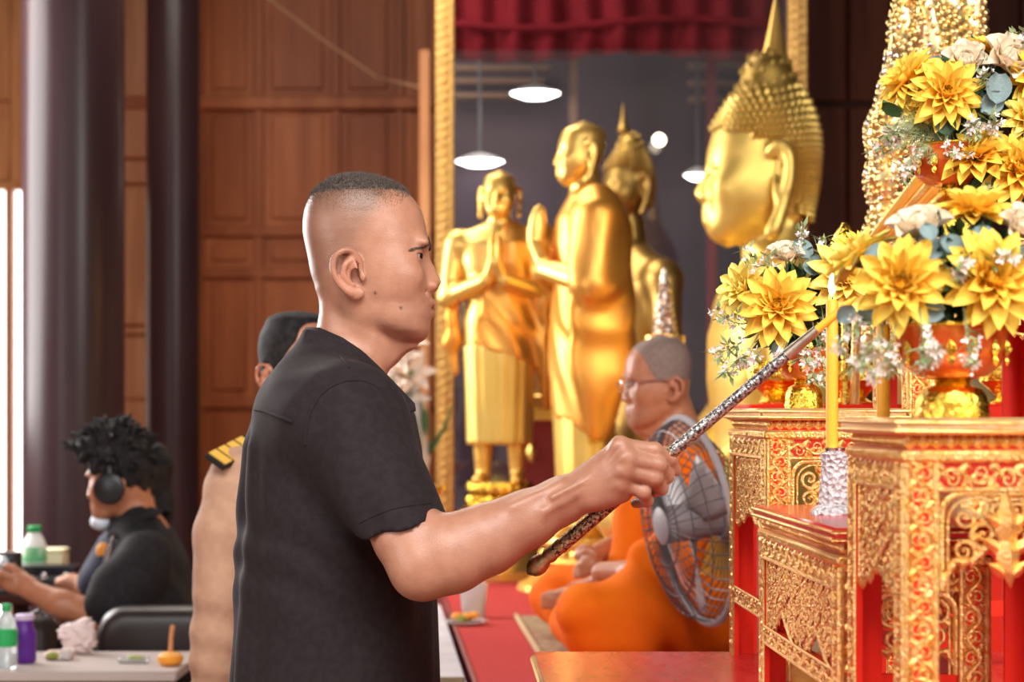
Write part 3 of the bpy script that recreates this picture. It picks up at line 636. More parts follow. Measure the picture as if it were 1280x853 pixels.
def altar_stand(label, corner, wd, dp, hgt, lw=.034, front_arch=True, side_style='hang', stretch_z=.02, arch_h=.095, lobes=1, top_mat='gold_top', group='carved gilt altar stands'):
    """corner: near left foot; local x right, y away from camera, z up"""
    t = thing('altar_stand', label, 'stand', tuple(corner), ang, group)
    K = dict(world=False)
    ov = .009; H = hgt
    obj('tabletop', MB().box((-ov, -ov, H - .017), (wd + ov, dp + ov, H), ch=.004), M[top_mat], t, **K)
    if top_mat == 'gold_top':
        pass
    rim = MB()
    for z in (H - .0045, H - .013):
        rim.tube([(-ov - .001, -ov - .001, z), (wd + ov + .001, -ov - .001, z), (wd + ov + .001, dp + ov + .001, z), (-ov - .001, dp + ov + .001, z)], .0022, n=6, closed=True)
    obj('rim_moulding', rim, M['gold_leaf'], t, **K)
    obj('cornice', MB().box((.004, .004, H - .031), (wd - .004, dp - .004, H - .016)), M['red_ground'], t, **K)
    faces = {'front': ((0, 0, 0), (1, 0, 0), (0, 0, 1), (0, -1, 0), wd), 'left': ((0, dp, 0), (0, -1, 0), (0, 0, 1), (-1, 0, 0), dp), 'right': ((wd, 0, 0), (0, 1, 0), (0, 0, 1), (1, 0, 0), dp), 'back': ((wd, dp, 0), (-1, 0, 0), (0, 0, 1), (0, 1, 0), wd)}
    # lotus band in the cornice, bead rail below
    band = MB(); bead = MB()
    for fn, (o, U, V, N, L) in faces.items():
        if fn == 'back': continue
        c = Carver(np.array(o) - np.array(N) * .004, U, V, N); n = max(6, int(L / .0135))
        for i in range(n):
            c.leaf(((i + .5) * L / n, H - .0235), .0145, math.pi / 2, .85); c.leaf(((i + 1) * L / n, H - .0225), .009, -math.pi / 2, .8)
        band.v += []; 
        band.add(np.vstack(c.mb.v), c.mb.f)
        c2 = Carver(o, U, V, N); c2.beads((0, H - .038), (L, H - .038), .0042, .0078); bead.add(np.vstack(c2.mb.v), c2.mb.f)
    obj('lotus_band', band, M['gold_leaf'], t, kind='stuff', smooth=0, **K)
    rl = obj('bead_rail', MB().box((-.004, -.004, H - .044), (wd + .004, dp + .004, H - .031), ch=.003), M['gold_leaf'], t, **K)
    obj('beading', bead, M['gold_leaf'], rl, kind='stuff', **K)
    HB = H - .044; th = .007
    # four L-section legs, red inside, carved outside
    for (x, y, sx_, sy_) in ((0, 0, 1, 1), (wd, 0, -1, 1), (0, dp, 1, -1), (wd, dp, -1, -1)):
        mb = MB()
        mb.box((min(x, x + sx_ * lw), min(y, y + sy_ * th), 0), (max(x, x + sx_ * lw), max(y, y + sy_ * th), HB))
        mb.box((min(x, x + sx_ * th), min(y + sy_ * th, y + sy_ * lw), 0), (max(x, x + sx_ * th), max(y + sy_ * th, y + sy_ * lw), HB))
        lg = obj('leg', mb, M['red_lacquer'], t, **K)
        for which in ('x', 'y'):
            if which == 'x':
                N = (0, -sy_, 0); o = (x, y, 0); U = (sx_, 0, 0)
            else:
                N = (-sx_, 0, 0); o = (x, y, 0); U = (0, sy_, 0)
            if N[1] == 1: continue
            c = Carver(o, U, (0, 0, 1), N)
            for e in (.0022, lw - .0022): c.tube([(e, .0), (e, HB)], .0030)
            c.beads((.0062, .0), (.0062, HB), .0016, .0034); c.beads((lw - .0062, .0), (lw - .0062, HB), .0016, .0034)
            c.vine((lw / 2, 0), (lw / 2, HB), lw - .008, .0023, max(4, int(HB / .021)))
            obj('carving', c.mb, M['gold_leaf'], lg, kind='stuff', **K)
    # aprons on the four sides
    for fn, (o, U, V, N, L) in faces.items():
        o = np.array(o, float); U = np.array(U, float); N = np.array(N, float); V = np.array(V, float); a, b = lw, L - lw; zt = HB; zr = HB - .026
        mb = MB(); q = lambda u, v, n: o + U * u + V * v + N * n
        mb.prism([q(a, zr, 0), q(b, zr, 0), q(b, zt, 0), q(a, zt, 0)], None, -N * th)
        ap = obj('apron', mb, M['red_ground'], t, **K)
        if fn == 'back':
            continue
        c = Carver(o, U, V, N); c.vine((a, (zt + zr) / 2), (b, (zt + zr) / 2), zt - zr - .002, .0022, max(3, int((b - a) / .023)))
        c.tube([(a, zr), (b, zr)], .0026); obj('rail_carving', c.mb, M['gold_leaf'], ap, kind='stuff', **K)
        c = Carver(o - N * .004, U, V, N); W_ = b - a
        if fn in ('front', 'right') and front_arch:
            # moulded arch with openwork scrolls and a hanging flame
            R_ = .022; arch = [(a + .003, zr - arch_h)] + [(a + .003 + R_ * (1 - math.cos(x)), zr - .004 - R_ * (1 - math.sin(x))) for x in np.linspace(0, math.pi / 2, 7)]
            arch += [(L - u, v) for u, v in arch[::-1]]; c.tube(arch, .0036, sides=8); c.tube([(u + (.007 if u < L / 2 else -.007), v - .006) for u, v in arch], .0018)
            low = lambda u: zr - arch_h * (.86 - .42 * math.sin(min(max((u - a) / W_, 0), 1) * math.pi) ** .8) - .012 * abs(math.cos((u - a) / W_ * 4 * math.pi))
            c.fill(a + .012, b - .012, zr - arch_h * .92, zr - .012, .024, lambda u, v: v > low(u))
            us = np.linspace(a + .006, b - .006, 41); c.tube([(u, low(u) - .004) for u in us], .0030)
            for u in us[::3]: c.leaf((u, low(u) - .007), .010, -math.pi / 2, .8)
            c.o = c.o + N * .004; c.flame((L / 2, zr - arch_h * .52), arch_h * .95, .042)
        else:
            # hanging pierced valance with pointed lobes
            hh = arch_h * 1.05
            low = lambda u: zr - hh * (.62 + .38 * abs(math.cos((u - a) / W_ * lobes * math.pi))) if lobes > 1 else zr - hh * (.70 + .30 * abs(2 * (u - a) / W_ - 1) ** .6) - .006 * abs(math.sin((u - a) / W_ * 5 * math.pi))
            c.fill(a + .002, b - .002, zr - hh, zr - .004, .0165, lambda u, v: v > low(u) - .002)
            us = np.linspace(a, b, 41); c.tube([(u, low(u) - .002) for u in us], .0028)
            for u in us[::2]: c.leaf((u, low(u) - .005), .010, -math.pi / 2, .9)
            c.tube([(a + .002, zr), (a + .002, zr - hh)], .0026); c.tube([(b - .002, zr), (b - .002, zr - hh)], .0026)
            bk = MB(); vv = [q(u, low(u), -.0055) for u in us]
            bk.prism([q(b, zr, -.0055), q(a, zr, -.0055)] + vv, None, -N * .002); obj('valance_board', bk, M['red_ground'], ap, **K)
        obj('openwork', c.mb, M['gold_leaf'], ap, kind='stuff', **K)
        # low stretcher with a carved face
        sm = MB().prism([q(a - .002, stretch_z, -.001), q(b + .002, stretch_z, -.001), q(b + .002, stretch_z + .022, -.001), q(a - .002, stretch_z + .022, -.001)], None, -N * .012)
        so = obj('stretcher', sm, M['red_lacquer'], t, **K)
        if fn == 'left':
            c = Carver(o, U, V, N); c.vine((a, stretch_z + .011), (b, stretch_z + .011), .02, .0016, max(3, int(W_ / .03))); c.tube([(a, stretch_z + .022), (b, stretch_z + .022)], .0022); c.tube([(a, stretch_z), (b, stretch_z)], .0022)
            obj('carving', c.mb, M['gold_leaf'], so, kind='stuff', **K)
    return t
def foot(px, Y, ztop): c = P(px, 0, Y); return (c[0], Y, ZR)
H1 = 1.394 - ZR
altar_stand('tallest nearest carved gilt and red stand, under the big orange bowl of dahlias', foot(1130, 2.0, 0), .205, .26, H1, arch_h=.098, stretch_z=.010)
altar_stand('low carved gilt stand with plain red top carrying the glass candle holder', foot(1050, 2.285, 0), .168, .553, 1.2705 - ZR, front_arch=True, lobes=2, arch_h=.095, stretch_z=.062, top_mat='red_top')
altar_stand('carved gilt stand at the left rear, under the small bowl of dahlias', foot(958, 2.868, 0), .19, .34, 1.405 - ZR, arch_h=.095, stretch_z=.085)
altar_stand('tall carved gilt stand at the rear right, under the highest flower bowl', foot(1136, 2.98, 0), .235, .23, 1.655 - ZR, arch_h=.10, stretch_z=.08)
# ------------------------------------------------------------------ heads (frame: x forward, z up, unit = chin-to-crown height)
HU = 1 / 207.5
def hx(px): return (px - 455) * HU
def hz(py): return (340 - py) * HU
#        row  front back half-width(px) centre
MAN_ROWS = [(221, 449, 440, 6, 445), (223, 466, 424, 26, 445), (226, 476, 415, 38, 446), (230, 488, 407, 46, 446), (236, 500, 399, 54, 447), (243, 511, 391, 59, 448),
    (252, 520, 385, 63, 448), (263, 527, 381, 66.5, 448), (277, 531, 379, 69, 447), (291, 534, 379, 70, 447), (302, 536, 381, 70, 448), (316, 533, 384, 69, 450),
    (331, 532, 387, 67.5, 452), (343, 533, 390, 66, 454), (352, 534, 394, 65, 456), (360, 535, 400, 64, 459), (368, 537, 407, 62.5, 464), (374, 539, 414, 61, 468),
    (380, 540, 421, 59.5, 472), (386, 539.5, 428, 59.2, 477), (393, 539.5, 436, 58.2, 482), (401, 538, 448, 56, 488), (408, 537.5, 461, 52.5, 494), (414, 537, 474, 47.5, 500),
    (419, 535, 486, 40, 506), (424, 531, 496, 30, 511), (428, 523, 504, 17, 513), (430, 516, 510, 5, 513)]
MAN_NOSE = ([hz(v) for v in (380, 369, 364, 360, 357, 352, 343, 331, 322, 312, 304)], [v * HU for v in (0, 2.5, 7, 12, 15, 18, 14.5, 9.5, 4.5, 1.5, 0)])
MAN_NOSEW = ([hz(v) for v in (375, 364, 354, 340, 322, 306)], [v * HU for v in (11, 15, 15, 11, 9.5, 12)])
BUD_ROWS = [(160, 450, 430, 4, 440), (170, 462, 418, 22, 441), (190, 480, 402, 38, 443), (215, 498, 388, 52, 445), (240, 514, 378, 63, 447), (263, 525, 374, 69, 448),
    (291, 533, 373, 72, 448), (316, 534, 378, 73, 450), (343, 535, 388, 72, 454), (368, 537, 402, 68, 464), (386, 538, 416, 62, 474), (401, 536, 436, 54, 486),
    (414, 531, 462, 42, 496), (424, 520, 486, 26, 504), (430, 508, 500, 8, 504)]
def rows_u(rows): return [(hz(r[0]), hx(r[1]), hx(r[2]), r[3] * HU, hx(r[4])) for r in rows]
def add_head(f, rows=MAN_ROWS, ears='man', sides=(-1, 1), brow=True, lids=True, mouth=True, p=2.25, nose=True):
    f.loft(rows_u(rows), k=0.03, p=p, smooth=3, nose=(MAN_NOSE, MAN_NOSEW) if nose else None)
    U = HU
    for s in sides:
        # cheekbone, brow ridge, socket, lids, nostril wing
        f.ell((hx(500), s * 44 * U, hz(346)), (26 * U, 14 * U, 20 * U), k=0.14)
        if brow: f.ell((hx(526), s * 24 * U, hz(306)), (6.5 * U, 20 * U, 5.5 * U), R=rotz(-s * 0.45), k=0.08)
        f.ell((hx(533), s * 28 * U, hz(323)), (13 * U, 17 * U, 9 * U), R=rotz(-s * 0.35), k=0.05, op='s')
        if lids:
            f.ell((hx(516.8), s * 29 * U, hz(321.5)), (13.4 * U, 15 * U, 13.4 * U), k=0.03)
            f.ell((hx(528.5), s * 31 * U, hz(322.6)), (10.5 * U, 15 * U, 2.7 * U), R=rotz(-s * 0.3) @ rotx(s * .10), k=0.008, op='s')
            f.chain([(hx(532), s * 18 * U, hz(316.5)), (hx(529), s * 30 * U, hz(314)), (hx(519), s * 41 * U, hz(317))], [.7 * U, .9 * U, .7 * U], k=0.012, op='s')
        f.ell((hx(539.5), s * 11.5 * U, hz(358)), (8.5 * U, 7 * U, 7 * U), k=0.03)
        f.ell((hx(541), s * 6.5 * U, hz(365)), (4.2 * U, 2.6 * U, 2.5 * U), k=0.008, op='s')
        if ears == 'man':
            y = s * U
            hel = [(456, 68, 349), (455, 70, 334), (451, 73, 325), (444, 77, 319.5), (435, 80.5, 320), (427, 82.5, 326), (423.5, 83, 336), (424.5, 82, 347), (429, 80, 357), (436, 77.5, 365), (444, 74.5, 371)]
            f.chain([(hx(a), y * b, hz(c)) for a, b, c in hel], [v * U for v in (2.6, 3, 3.3, 3.6, 3.8, 3.8, 3.8, 3.6, 3.6, 4, 4.6)], k=0.012, n=26)
            f.ell((hx(440), y * 73, hz(345)), (15 * U, 3.6 * U, 23 * U), R=rotz(s * 0.33) @ roty(-0.15), k=0.02)
            f.ell((hx(452), y * 71, hz(370)), (9 * U, 4 * U, 7.5 * U), k=0.02)
            f.chain([(hx(446), y * 76, hz(329)), (hx(437), y * 79.5, hz(338)), (hx(436), y * 79, hz(350)), (hx(443), y * 75.5, hz(360))], [2.2 * U, 2.8 * U, 2.8 * U, 2.4 * U], k=0.02, n=9)
            f.ell((hx(450), y * 75, hz(350)), (6.5 * U, 7 * U, 9 * U), k=0.012, op='s')
            f.ell((hx(459), y * 70.5, hz(351)), (4 * U, 3 * U, 6 * U), k=0.012)
            f.ell((hx(431), y * 83, hz(338)), (3.2 * U, 3 * U, 10 * U), k=0.008, op='s')
        elif ears == 'long':
            y = s * U * 1.12
            f.chain([(hx(455), y * 68, hz(300)), (hx(446), y * 74, hz(290)), (hx(434), y * 80, hz(296)), (hx(429), y * 83, hz(320)), (hx(432), y * 82, hz(350)), (hx(440), y * 79, hz(380)), (hx(450), y * 77, hz(410)), (hx(456), y * 76, hz(418))],
                    [5 * U, 6 * U, 7 * U, 7 * U, 7 * U, 8 * U, 10 * U, 8 * U], k=0.04, n=18)
            f.chain([(hx(535), s * 7 * U, hz(312)), (hx(531), s * 24 * U, hz(301)), (hx(517), s * 44 * U, hz(303)), (hx(500), s * 58 * U, hz(314))], [1.5 * U, 1.9 * U, 1.7 * U, 1.0 * U], k=0.02)
            f.ell((hx(444), y * 74, hz(340)), (13 * U, 4.5 * U, 42 * U), R=rotz(s * 0.25), k=0.03)
            f.ell((hx(447), y * 79, hz(325)), (5 * U, 4 * U, 22 * U), k=0.03, op='s')
    if mouth:
        # lips: two soft rolls bent round the teeth, split by a groove
        for z, xx, r in ((380.5, 538.8, 4.4), (391.5, 537.3, 4.6)):
            f.chain([(hx(xx - 12), -20 * U, hz(z + 2.2)), (hx(xx - 3.2), -10 * U, hz(z + .3)), (hx(xx), 0, hz(z)), (hx(xx - 3.2), 10 * U, hz(z + .3)), (hx(xx - 12), 20 * U, hz(z + 2.2))], [1.6 * U, r * .85 * U, r * U, r * .85 * U, 1.6 * U], k=0.03)
        f.chain([(hx(523), -23 * U, hz(387)), (hx(538), -9 * U, hz(386)), (hx(543), 0, hz(386)), (hx(538), 9 * U, hz(386)), (hx(523), 23 * U, hz(387))], [1.4 * U, 1.5 * U, 1.5 * U, 1.5 * U, 1.4 * U], k=0.012, op='s')
        for s in (-1, 1): f.cone((hx(531), s * 20 * U, hz(366)), (hx(525), s * 30 * U, hz(384)), 1.5 * U, 1.2 * U, k=0.035, op='s')
def head_local(f_o, f_R, sc, V): return ((V - np.array(f_o)) @ np.array(f_R)) / sc
def add_eyes(parent, o, R, sc, sides=(-1, 1)):
    """eyeball seated in each socket, dark iris, lid edge, brow"""
    o = np.array(o); W = lambda p: o + sc * (np.array(R) @ np.array(p, float))
    for s in sides:
        c = (hx(517.2), s * 29 * HU, hz(322.3)); e = MB().ball(W(c), 11.6 * HU * sc, n=16, m=10); ob = obj('eye', e, M['eye_white'], parent); ob['label'] = 'dark brown eye'
        d = np.array([0.985, s * 0.17, 0.02]); d /= np.linalg.norm(d)
        i = MB().ball(W(np.array(c) + d * 7.0 * HU), 6.3 * HU * sc, n=14, m=8); obj('iris', i, M['iris'], ob)
def skin_colors(o, R, sc, base=(0.45, 0.218, 0.140), hairfade=0.0, moles=()):
    base = np.array(base)
    def fn(V):
        q = head_local(o, R, sc, V) / HU; X = q[:, 0] + 455; Y = q[:, 1]; Zp = 340 - q[:, 2]
        C = np.tile(base, (len(V), 1))
        def blend(w, c):
            w = np.clip(w, 0, 1)[:, None]; return C * (1 - w) + np.array(c) * w
        inh = (Zp < 470)
        if hairfade:
            # shaved sides: grey-brown stubble, denser toward the top and back
            edge = np.interp(Zp, [221, 250, 275, 300, 325, 345, 375, 396], [512, 500, 482, 470, 462, 428, 410, 402])
            wv = np.clip((edge - X) / 26, 0, 1) * np.clip((392 - Zp) / 30, 0, 1) * (Zp < 400)
            C = blend(wv * hairfade * np.interp(Zp, [240, 258, 280, 330, 390], [1.15, .95, .68, .62, .5]), (0.150, 0.078, 0.052))
        lip = np.exp(-(((Zp - 386.5) / 7.5) ** 4)) * (X > 517) * np.clip((24 - np.abs(Y)) / 5, 0, 1)
        C = blend(lip * 0.6 * inh, (0.31, 0.115, 0.090))
        ear = np.exp(-(((X - 440) / 22) ** 4)) * np.exp(-(((Zp - 346) / 34) ** 4)) * np.clip((np.abs(Y) - 70) / 6, 0, 1)
        C = blend(ear * 0.45, (0.50, 0.195, 0.118))
        nose = np.exp(-(((Zp - 354) / 12) ** 2)) * np.clip((X - 536) / 10, 0, 1)
        C = blend(nose * 0.4 * inh, (0.46, 0.185, 0.115))
        beard = np.clip((Zp - 366) / 34, 0, 1) * np.clip((424 - Zp) / 8, 0, 1) * np.clip((X - 490) / 25, 0, 1)
        C = blend(beard * 0.22 * (1 - lip), (0.24, 0.125, 0.09))
        for mx, mz, mr in moles: C = blend(np.clip(1.6 - np.hypot(X - mx, Zp - mz) / mr, 0, 1) * (Y < -20), (0.10, 0.045, 0.03))
        return C
    return fn

# ================================================================== THE MAN WITH THE LIGHTER ROD
Y0 = 2.90
man = thing('person', 'man with cropped grey hair in a black short-sleeved shirt reaching a rod to the candles', 'person', tuple(P(430, 515, Y0)[:2]) + (0,))
MO = P(455, 340, Y0); MSC = 207.5 * Y0 / F; MR = np.eye(3)
def Q(px, py, Y=Y0): return P(px, py, Y)
# the rod in his hand: a straight line in space
ROD_A, ROD_B = Q(664, 714, 2.672), Q(1010, 422, 2.585)
def rod_at(px): t = (px - 664) / 346.0; return ROD_A + (ROD_B - ROD_A) * t     # near enough linear at these depths
def rod_y(px): return rod_at(px)[1]
f = Fig(MO, MR, MSC)
add_head(f)
f.frame((0, Y0, 0))
k = Y0 / F
f.loft([(Q(0, py)[2], Q(a, py)[0], Q(b, py)[0], w_) for py, a, b, w_ in ((352, 462, 405, .046), (362, 468, 399.5, .050), (375, 476, 399.5, .053), (390, 483, 399.5, .054), (410, 487, 396.5, .055), (430, 490, 393, .057),
        (445, 488, 388, .060), (460, 482, 381, .068), (475, 478, 372, .085), (500, 470, 360, .10))], k=0.028, p=2.15)
f.frame()
for s in (-1, 1):   # neck tendon and larynx
    f.cone(Q(440, 376, Y0 + s * .058), Q(478, 452, Y0 + s * .022), .012, .009, k=0.025)
f.ell(Q(482, 436), (.012, .013, .016), k=0.02)
f.cone(Q(497, 420, Y0), Q(484, 432, Y0), .022, .018, k=.03)
f.cone(Q(420, 470, Y0), Q(434, 520, 2.74), .05, .045, k=.03); f.cone(Q(420, 470, Y0), Q(440, 520, 3.06), .05, .045, k=.03)
# right arm (toward the camera)
SH, EL, WR = Q(436, 524, 2.725), Q(529, 702, 2.615), Q(730, 611, 2.640)
f.cone(SH, Q(468, 590, 2.685), .052, .047, k=.02); f.cone(Q(468, 590, 2.685), Q(512, 672, 2.63), .047, .043, k=.02); f.cone(Q(512, 672, 2.63), EL, .043, .041, k=.02)
f.ell(Q(527, 722, 2.612), (.030, .030, .026), k=.03)
for a_, b_ in (((748, 592), (690, 622)), ((742, 606), (680, 640)), ((700, 606), (640, 634))): f.cone(Q(*a_, 2.612), Q(*b_, 2.596), .0022, .0026, k=.012)
f.chain([EL, Q(566, 698, 2.615), Q(610, 677, 2.622), Q(660, 649, 2.63), Q(700, 627, 2.636), WR], [.040, .0425, .0405, .035, .0285, .0255], k=.015)
f.cone(Q(556, 672, 2.612), Q(626, 652, 2.622), .024, .018, k=.03)
f.cone(Q(708, 632, 2.648), Q(726, 620, 2.655), .014, .015, k=.02)
# hand: the back faces the camera, fingers close round the rod from the far side
ym = rod_y(800)
def H(px, py, dy): return Q(px, py, ym + dy)
kn = {'index': (775, 557, -.030), 'middle': (784, 573, -.038), 'ring': (781, 589, -.036), 'little': (776, 605, -.028)}
for n_, (a, b, c) in kn.items():
    f.cone(Q(738, 594 + (b - 557) * .55, 2.637), H(a, b, c), .0155 if n_ != 'little' else .014, .0115, k=.014)
    f.ell(H(a, b, c - .001), (.0112, .0105, .0105), k=.007)
f.ell(H(757, 604, -.014), (.026, .015, .026), k=.02)
f.cone(H(738, 622, -.012), H(778, 615, -.012), .016, .013, k=.014)
fing = {'index': ([(775, 557, -.030), (818, 563.5, -.021), (838, 574, -.008), (845, 589, .006)], (.0108, .0096, .0086, .0072)),
        'middle': ([(784, 573, -.038), (823, 581.5, -.026), (834, 596, -.004), (820, 606, .021)], (.0112, .0102, .0092, .0080)),
        'ring': ([(781, 589, -.036), (818, 597, -.025), (826, 611, -.003), (810, 617, .020)], (.0108, .0100, .0090, .0078)),
        'little': ([(776, 605, -.028), (804, 615, -.022), (809, 626, -.002), (795, 629, .017)], (.0096, .0088, .0080, .0070))}
for pts, rr in fing.values():
    f.chain([H(*p) for p in pts], rr, k=.0035)
    f.ell(H(*pts[1]), (rr[1] * 1.08,) * 3, k=.005)
f.chain([Q(742, 604, 2.655), H(780, 592, .026), H(812, 578, .029), H(832, 566, .027)], (.016, .013, .0105, .009), k=.008)
# tendons fanning over the back of the hand
for (a, b, c) in kn.values(): f.cone(Q(744, 597 + (b - 557) * .5, 2.619), H(a - 6, b, c - .0095), .0030, .0040, k=.006)
# left arm hangs beyond the torso
f.chain([Q(446, 524, 3.07), Q(452, 690, 3.13), Q(492, 880, 3.12), Q(498, 905, 3.12)], [.05, .042, .027, .026], k=.02)
f.ell(Q(504, 945, 3.12), (.030, .018, .046), k=.02)
for i in range(4): f.chain([Q(488 + 11 * i, 972, 3.12), Q(494 + 11 * i, 1006 + (8, 14, 11, 0)[i], 3.115), Q(500 + 9 * i, 1030 + (8, 16, 12, 0)[i], 3.10)], [.0098, .0088, .0074], k=.004)
f.chain([Q(516, 925, 3.11), Q(530, 955, 3.09), Q(532, 980, 3.085)], [.014, .0115, .009], k=.006)
body = sdf_obj('body', f, (-.34, 2.52, .78), (.25, 3.2, 1.76), .0023, M['skin'], man, skin_colors(MO, MR, MSC, hairfade=0.85, moles=((473, 370, 1.5), (504, 388, 1.5))))
BODY = f
add_eyes(man, MO, MR, MSC)
# eyebrow: short overlapping hairs following the ridge
for s in (-1, 1):
    b = MB(); n_ = 150; T = np.linspace(0, 1, n_)
    yy = (10 + 41 * T) * s; zz = 302 + 14.5 * T + RNG.normal(size=n_) * (1.9 - 1.2 * T)
    loc = np.stack([np.full(n_, hx(575)), yy * HU, hz(zz)], 1); c = MO + MSC * loc
    for _ in range(260): c[:, 0] -= np.clip(f.eval(c), .0, .01) * .5
    g = np.stack([f.eval(c + e) - f.eval(c - e) for e in np.eye(3) * 8e-4], 1); g /= np.linalg.norm(g, axis=1)[:, None] + 1e-9
    for i in range(n_):
        t = T[i]; dr = np.array([-1, s * .9, .15 - .7 * t]); dr = dr - g[i] * dr.dot(g[i]); dr /= np.linalg.norm(dr)
        b.tube([c[i], c[i] + dr * .003 + g[i] * .0011, c[i] + dr * .0060 + g[i] * .0008], [.00042, .00036, .0001], n=4)
    o = obj('eyebrow', b, M['hair_grey'], man); o['kind'] = 'stuff'
# hair: cropped cap over the crown
h = Fig(MO, MR, MSC)
h.loft([(a + (.006 if a > .5 else 0.0), b + .004, c - .002, d_ + .003, e) for a, b, c, d_, e in rows_u(MAN_ROWS)], k=.01, p=2.25)
h.plane((hx(470), 0, hz(243.5)), (0.05, 0, -1), k=.02)
h.plane((hx(521.5), 0, hz(252)), (1, 0, 0.15), k=.01)
_in = h.eval
def rough_eval(Qp, cull=None):
    d = _in(Qp, cull); q = np.asarray(Qp, np.float32)
    return d + .0007 * np.sin(q[:, 0] * 2100 + 3 * np.sin(q[:, 1] * 900)) * np.sin(q[:, 1] * 2300 + 2 * np.sin(q[:, 2] * 1100))
h.eval = rough_eval
hair = sdf_obj('hair', h, MO + np.array([-.12, -.1, .05]), MO + np.array([.11, .1, .16]), .0022, M['hair_grey'], man)
b = MB(); me = hair.data; vs = np.empty(len(me.vertices) * 3, np.float32); me.vertices.foreach_get('co', vs); vs = vs.reshape(-1, 3); ns = np.empty(len(me.vertices) * 3, np.float32); me.vertices.foreach_get('normal', ns); ns = ns.reshape(-1, 3)
up = np.where(ns[:, 2] > .15)[0]
for i in RNG.choice(up, min(3800, len(up)), replace=False):
    p, n = vs[i].astype(float), ns[i].astype(float); l = .0035 + .004 * RNG.random() * (1 if p[0] > -.02 else .6)
    d = n * .8 + np.array([.35, 0, .25]) + RNG.normal(size=3) * .25; d /= np.linalg.norm(d); sd = np.cross(d, [0, 1, .3]); sd /= np.linalg.norm(sd); sd *= .00045
    b.add([p - sd, p + sd, p + d * l], [(0, 1, 2)])
bv = np.empty(len(body.data.vertices) * 3, np.float32); body.data.vertices.foreach_get('co', bv); bv = bv.reshape(-1, 3); bn = np.empty(len(bv) * 3, np.float32); body.data.vertices.foreach_get('normal', bn); bn = bn.reshape(-1, 3)
ql = head_local(MO - np.array(man.location), MR, MSC, bv) / HU; bx, bz = ql[:, 0] + 455, 340 - ql[:, 2]
dens = np.clip((275 - bz) / 32, 0, 1) * (bz > 232) * (bx < 519 - np.clip(bz - 240, 0, 40) * .8)
for i in np.where(RNG.random(len(bv)) < dens * .55)[0]:      # faded sides: ever shorter, sparser stubble
    p, n = bv[i].astype(float), bn[i].astype(float); l = .0008 + .0026 * dens[i]; d = n * .7 + np.array([.1, 0, .45]) + RNG.normal(size=3) * .2; d /= np.linalg.norm(d); sd = np.cross(d, [.3, 1, .3]); sd /= np.linalg.norm(sd); sd *= .00038
    b.add([p - sd, p + sd, p + d * l], [(0, 1, 2)])
obj('hair_tips', b, M['hair_grey'], man, world=False, smooth=0, kind='stuff')
# trousers and shoes (below the frame)
t_ = Fig()
zz = lambda py: Q(0, py)[2]
cx_ = Q(430, 0)[0]
for s in (-1, 1): t_.chain([(cx_, Y0 + s * .08, .95), (cx_ + .01, Y0 + s * .10, .50), (cx_ - .02, Y0 + s * .11, .05)], [.115, .085, .068], k=.04)
sdf_obj('trousers', t_, (-.5, 2.6, .03), (.1, 3.2, 1.08), .012, M['trouser'], man)
shoes(man, [(cx_ + .05, Y0 + s * .11, .045) for s in (-1, 1)])
# shirt
st = Fig((0, Y0, 0))
TR = [(414, 402, 380, .050), (432, 430, 370, .066), (446, 449, 360, .090), (460, 465, 349, .130), (478, 483, 336, .172), (496, 500, 325, .190), (515, 516, 318, .197), (560, 525, 312, .200), (640, 534, 305, .198), (720, 542, 299, .198), (853, 547, 294, .205), (940, 548, 292, .21), (1000, 548, 292, .21)]
st.loft([(Q(0, a)[2], Q(b_, a)[0], Q(c, a)[0], w_) for a, b_, c, w_ in TR], k=.03, p=2.25)
st.frame()
st.plane(Q(416, 424), (.50, 0, 1), k=.01)
def sleeve(Ff, S, E, r0, r1, hem, tilt, k=.035):
    """tapered tube cut square at the hem"""
    S, E = np.array(S), np.array(E); d = (E - S) / np.linalg.norm(E - S); dd = np.array(tilt, float) if tilt else d; dd = dd / np.linalg.norm(dd)
    hemp = np.array(hem); a = S.astype(np.float32); b_ = E.astype(np.float32); ba = b_ - a; L2 = float(ba @ ba)
    def fn(Qp):
        pa = Qp - a; t = np.clip(pa @ ba / L2, 0, 1.3); q = pa - t[:, None] * ba; r = r0 + (r1 - r0) * np.minimum(t, 1.2)
        dist = np.sqrt(np.einsum('ij,ij->i', q, q)) - r; pl = ((Qp - hemp) @ dd).astype(np.float32)
        return np.maximum(dist, pl)
    Ff.add(fn, (S + E) / 2, float(np.linalg.norm(E - S)) * .75 + max(r0, r1), k, 'u')
sleeve(st, Q(432, 534, 2.735), Q(514, 680, 2.628), .076, .0545, Q(503, 659, 2.635), (.287, 0, -.957))
st.cone(Q(404, 492, 2.83), Q(434, 526, 2.745), .055, .070, k=.05)
sleeve(st, Q(436, 530, 3.07), Q(450, 690, 3.13), .076, .058, Q(450, 680, 3.13), None)
_se = st.eval
def shirt_eval(Qp, cull=None):
    d = _se(Qp, cull); q = np.asarray(Qp, np.float32); x, y, z = q[:, 0], q[:, 1], q[:, 2]
    u = z + .35 * x
    low = np.clip((1.40 - z) / .3, 0, 1)
    d = d + low * .0038 * np.sin(62 * (y + .25 * x) + 5 * np.sin(3.1 * z) + 1.5) * (0.55 + .45 * np.sin(9 * z + 8 * y))
    d = d + .0022 * np.sin(95 * (x * .7 + z * .55) + 3 * np.sin(21 * z) + 2 * np.sin(30 * y)) * np.clip((z - 1.02) / .2, 0, 1) * np.clip((1.5 - z) / .1, 0, 1)
    # box pleats down the back
    bk = np.clip((-.345 - x + .06 * (1.5 - z)) / .02, 0, 1) * np.clip((1.385 - z) / .03, 0, 1)
    d = d + bk * .006 * np.cos(2 * math.pi * (y - 2.9) / .085)
    return d
st.eval = shirt_eval
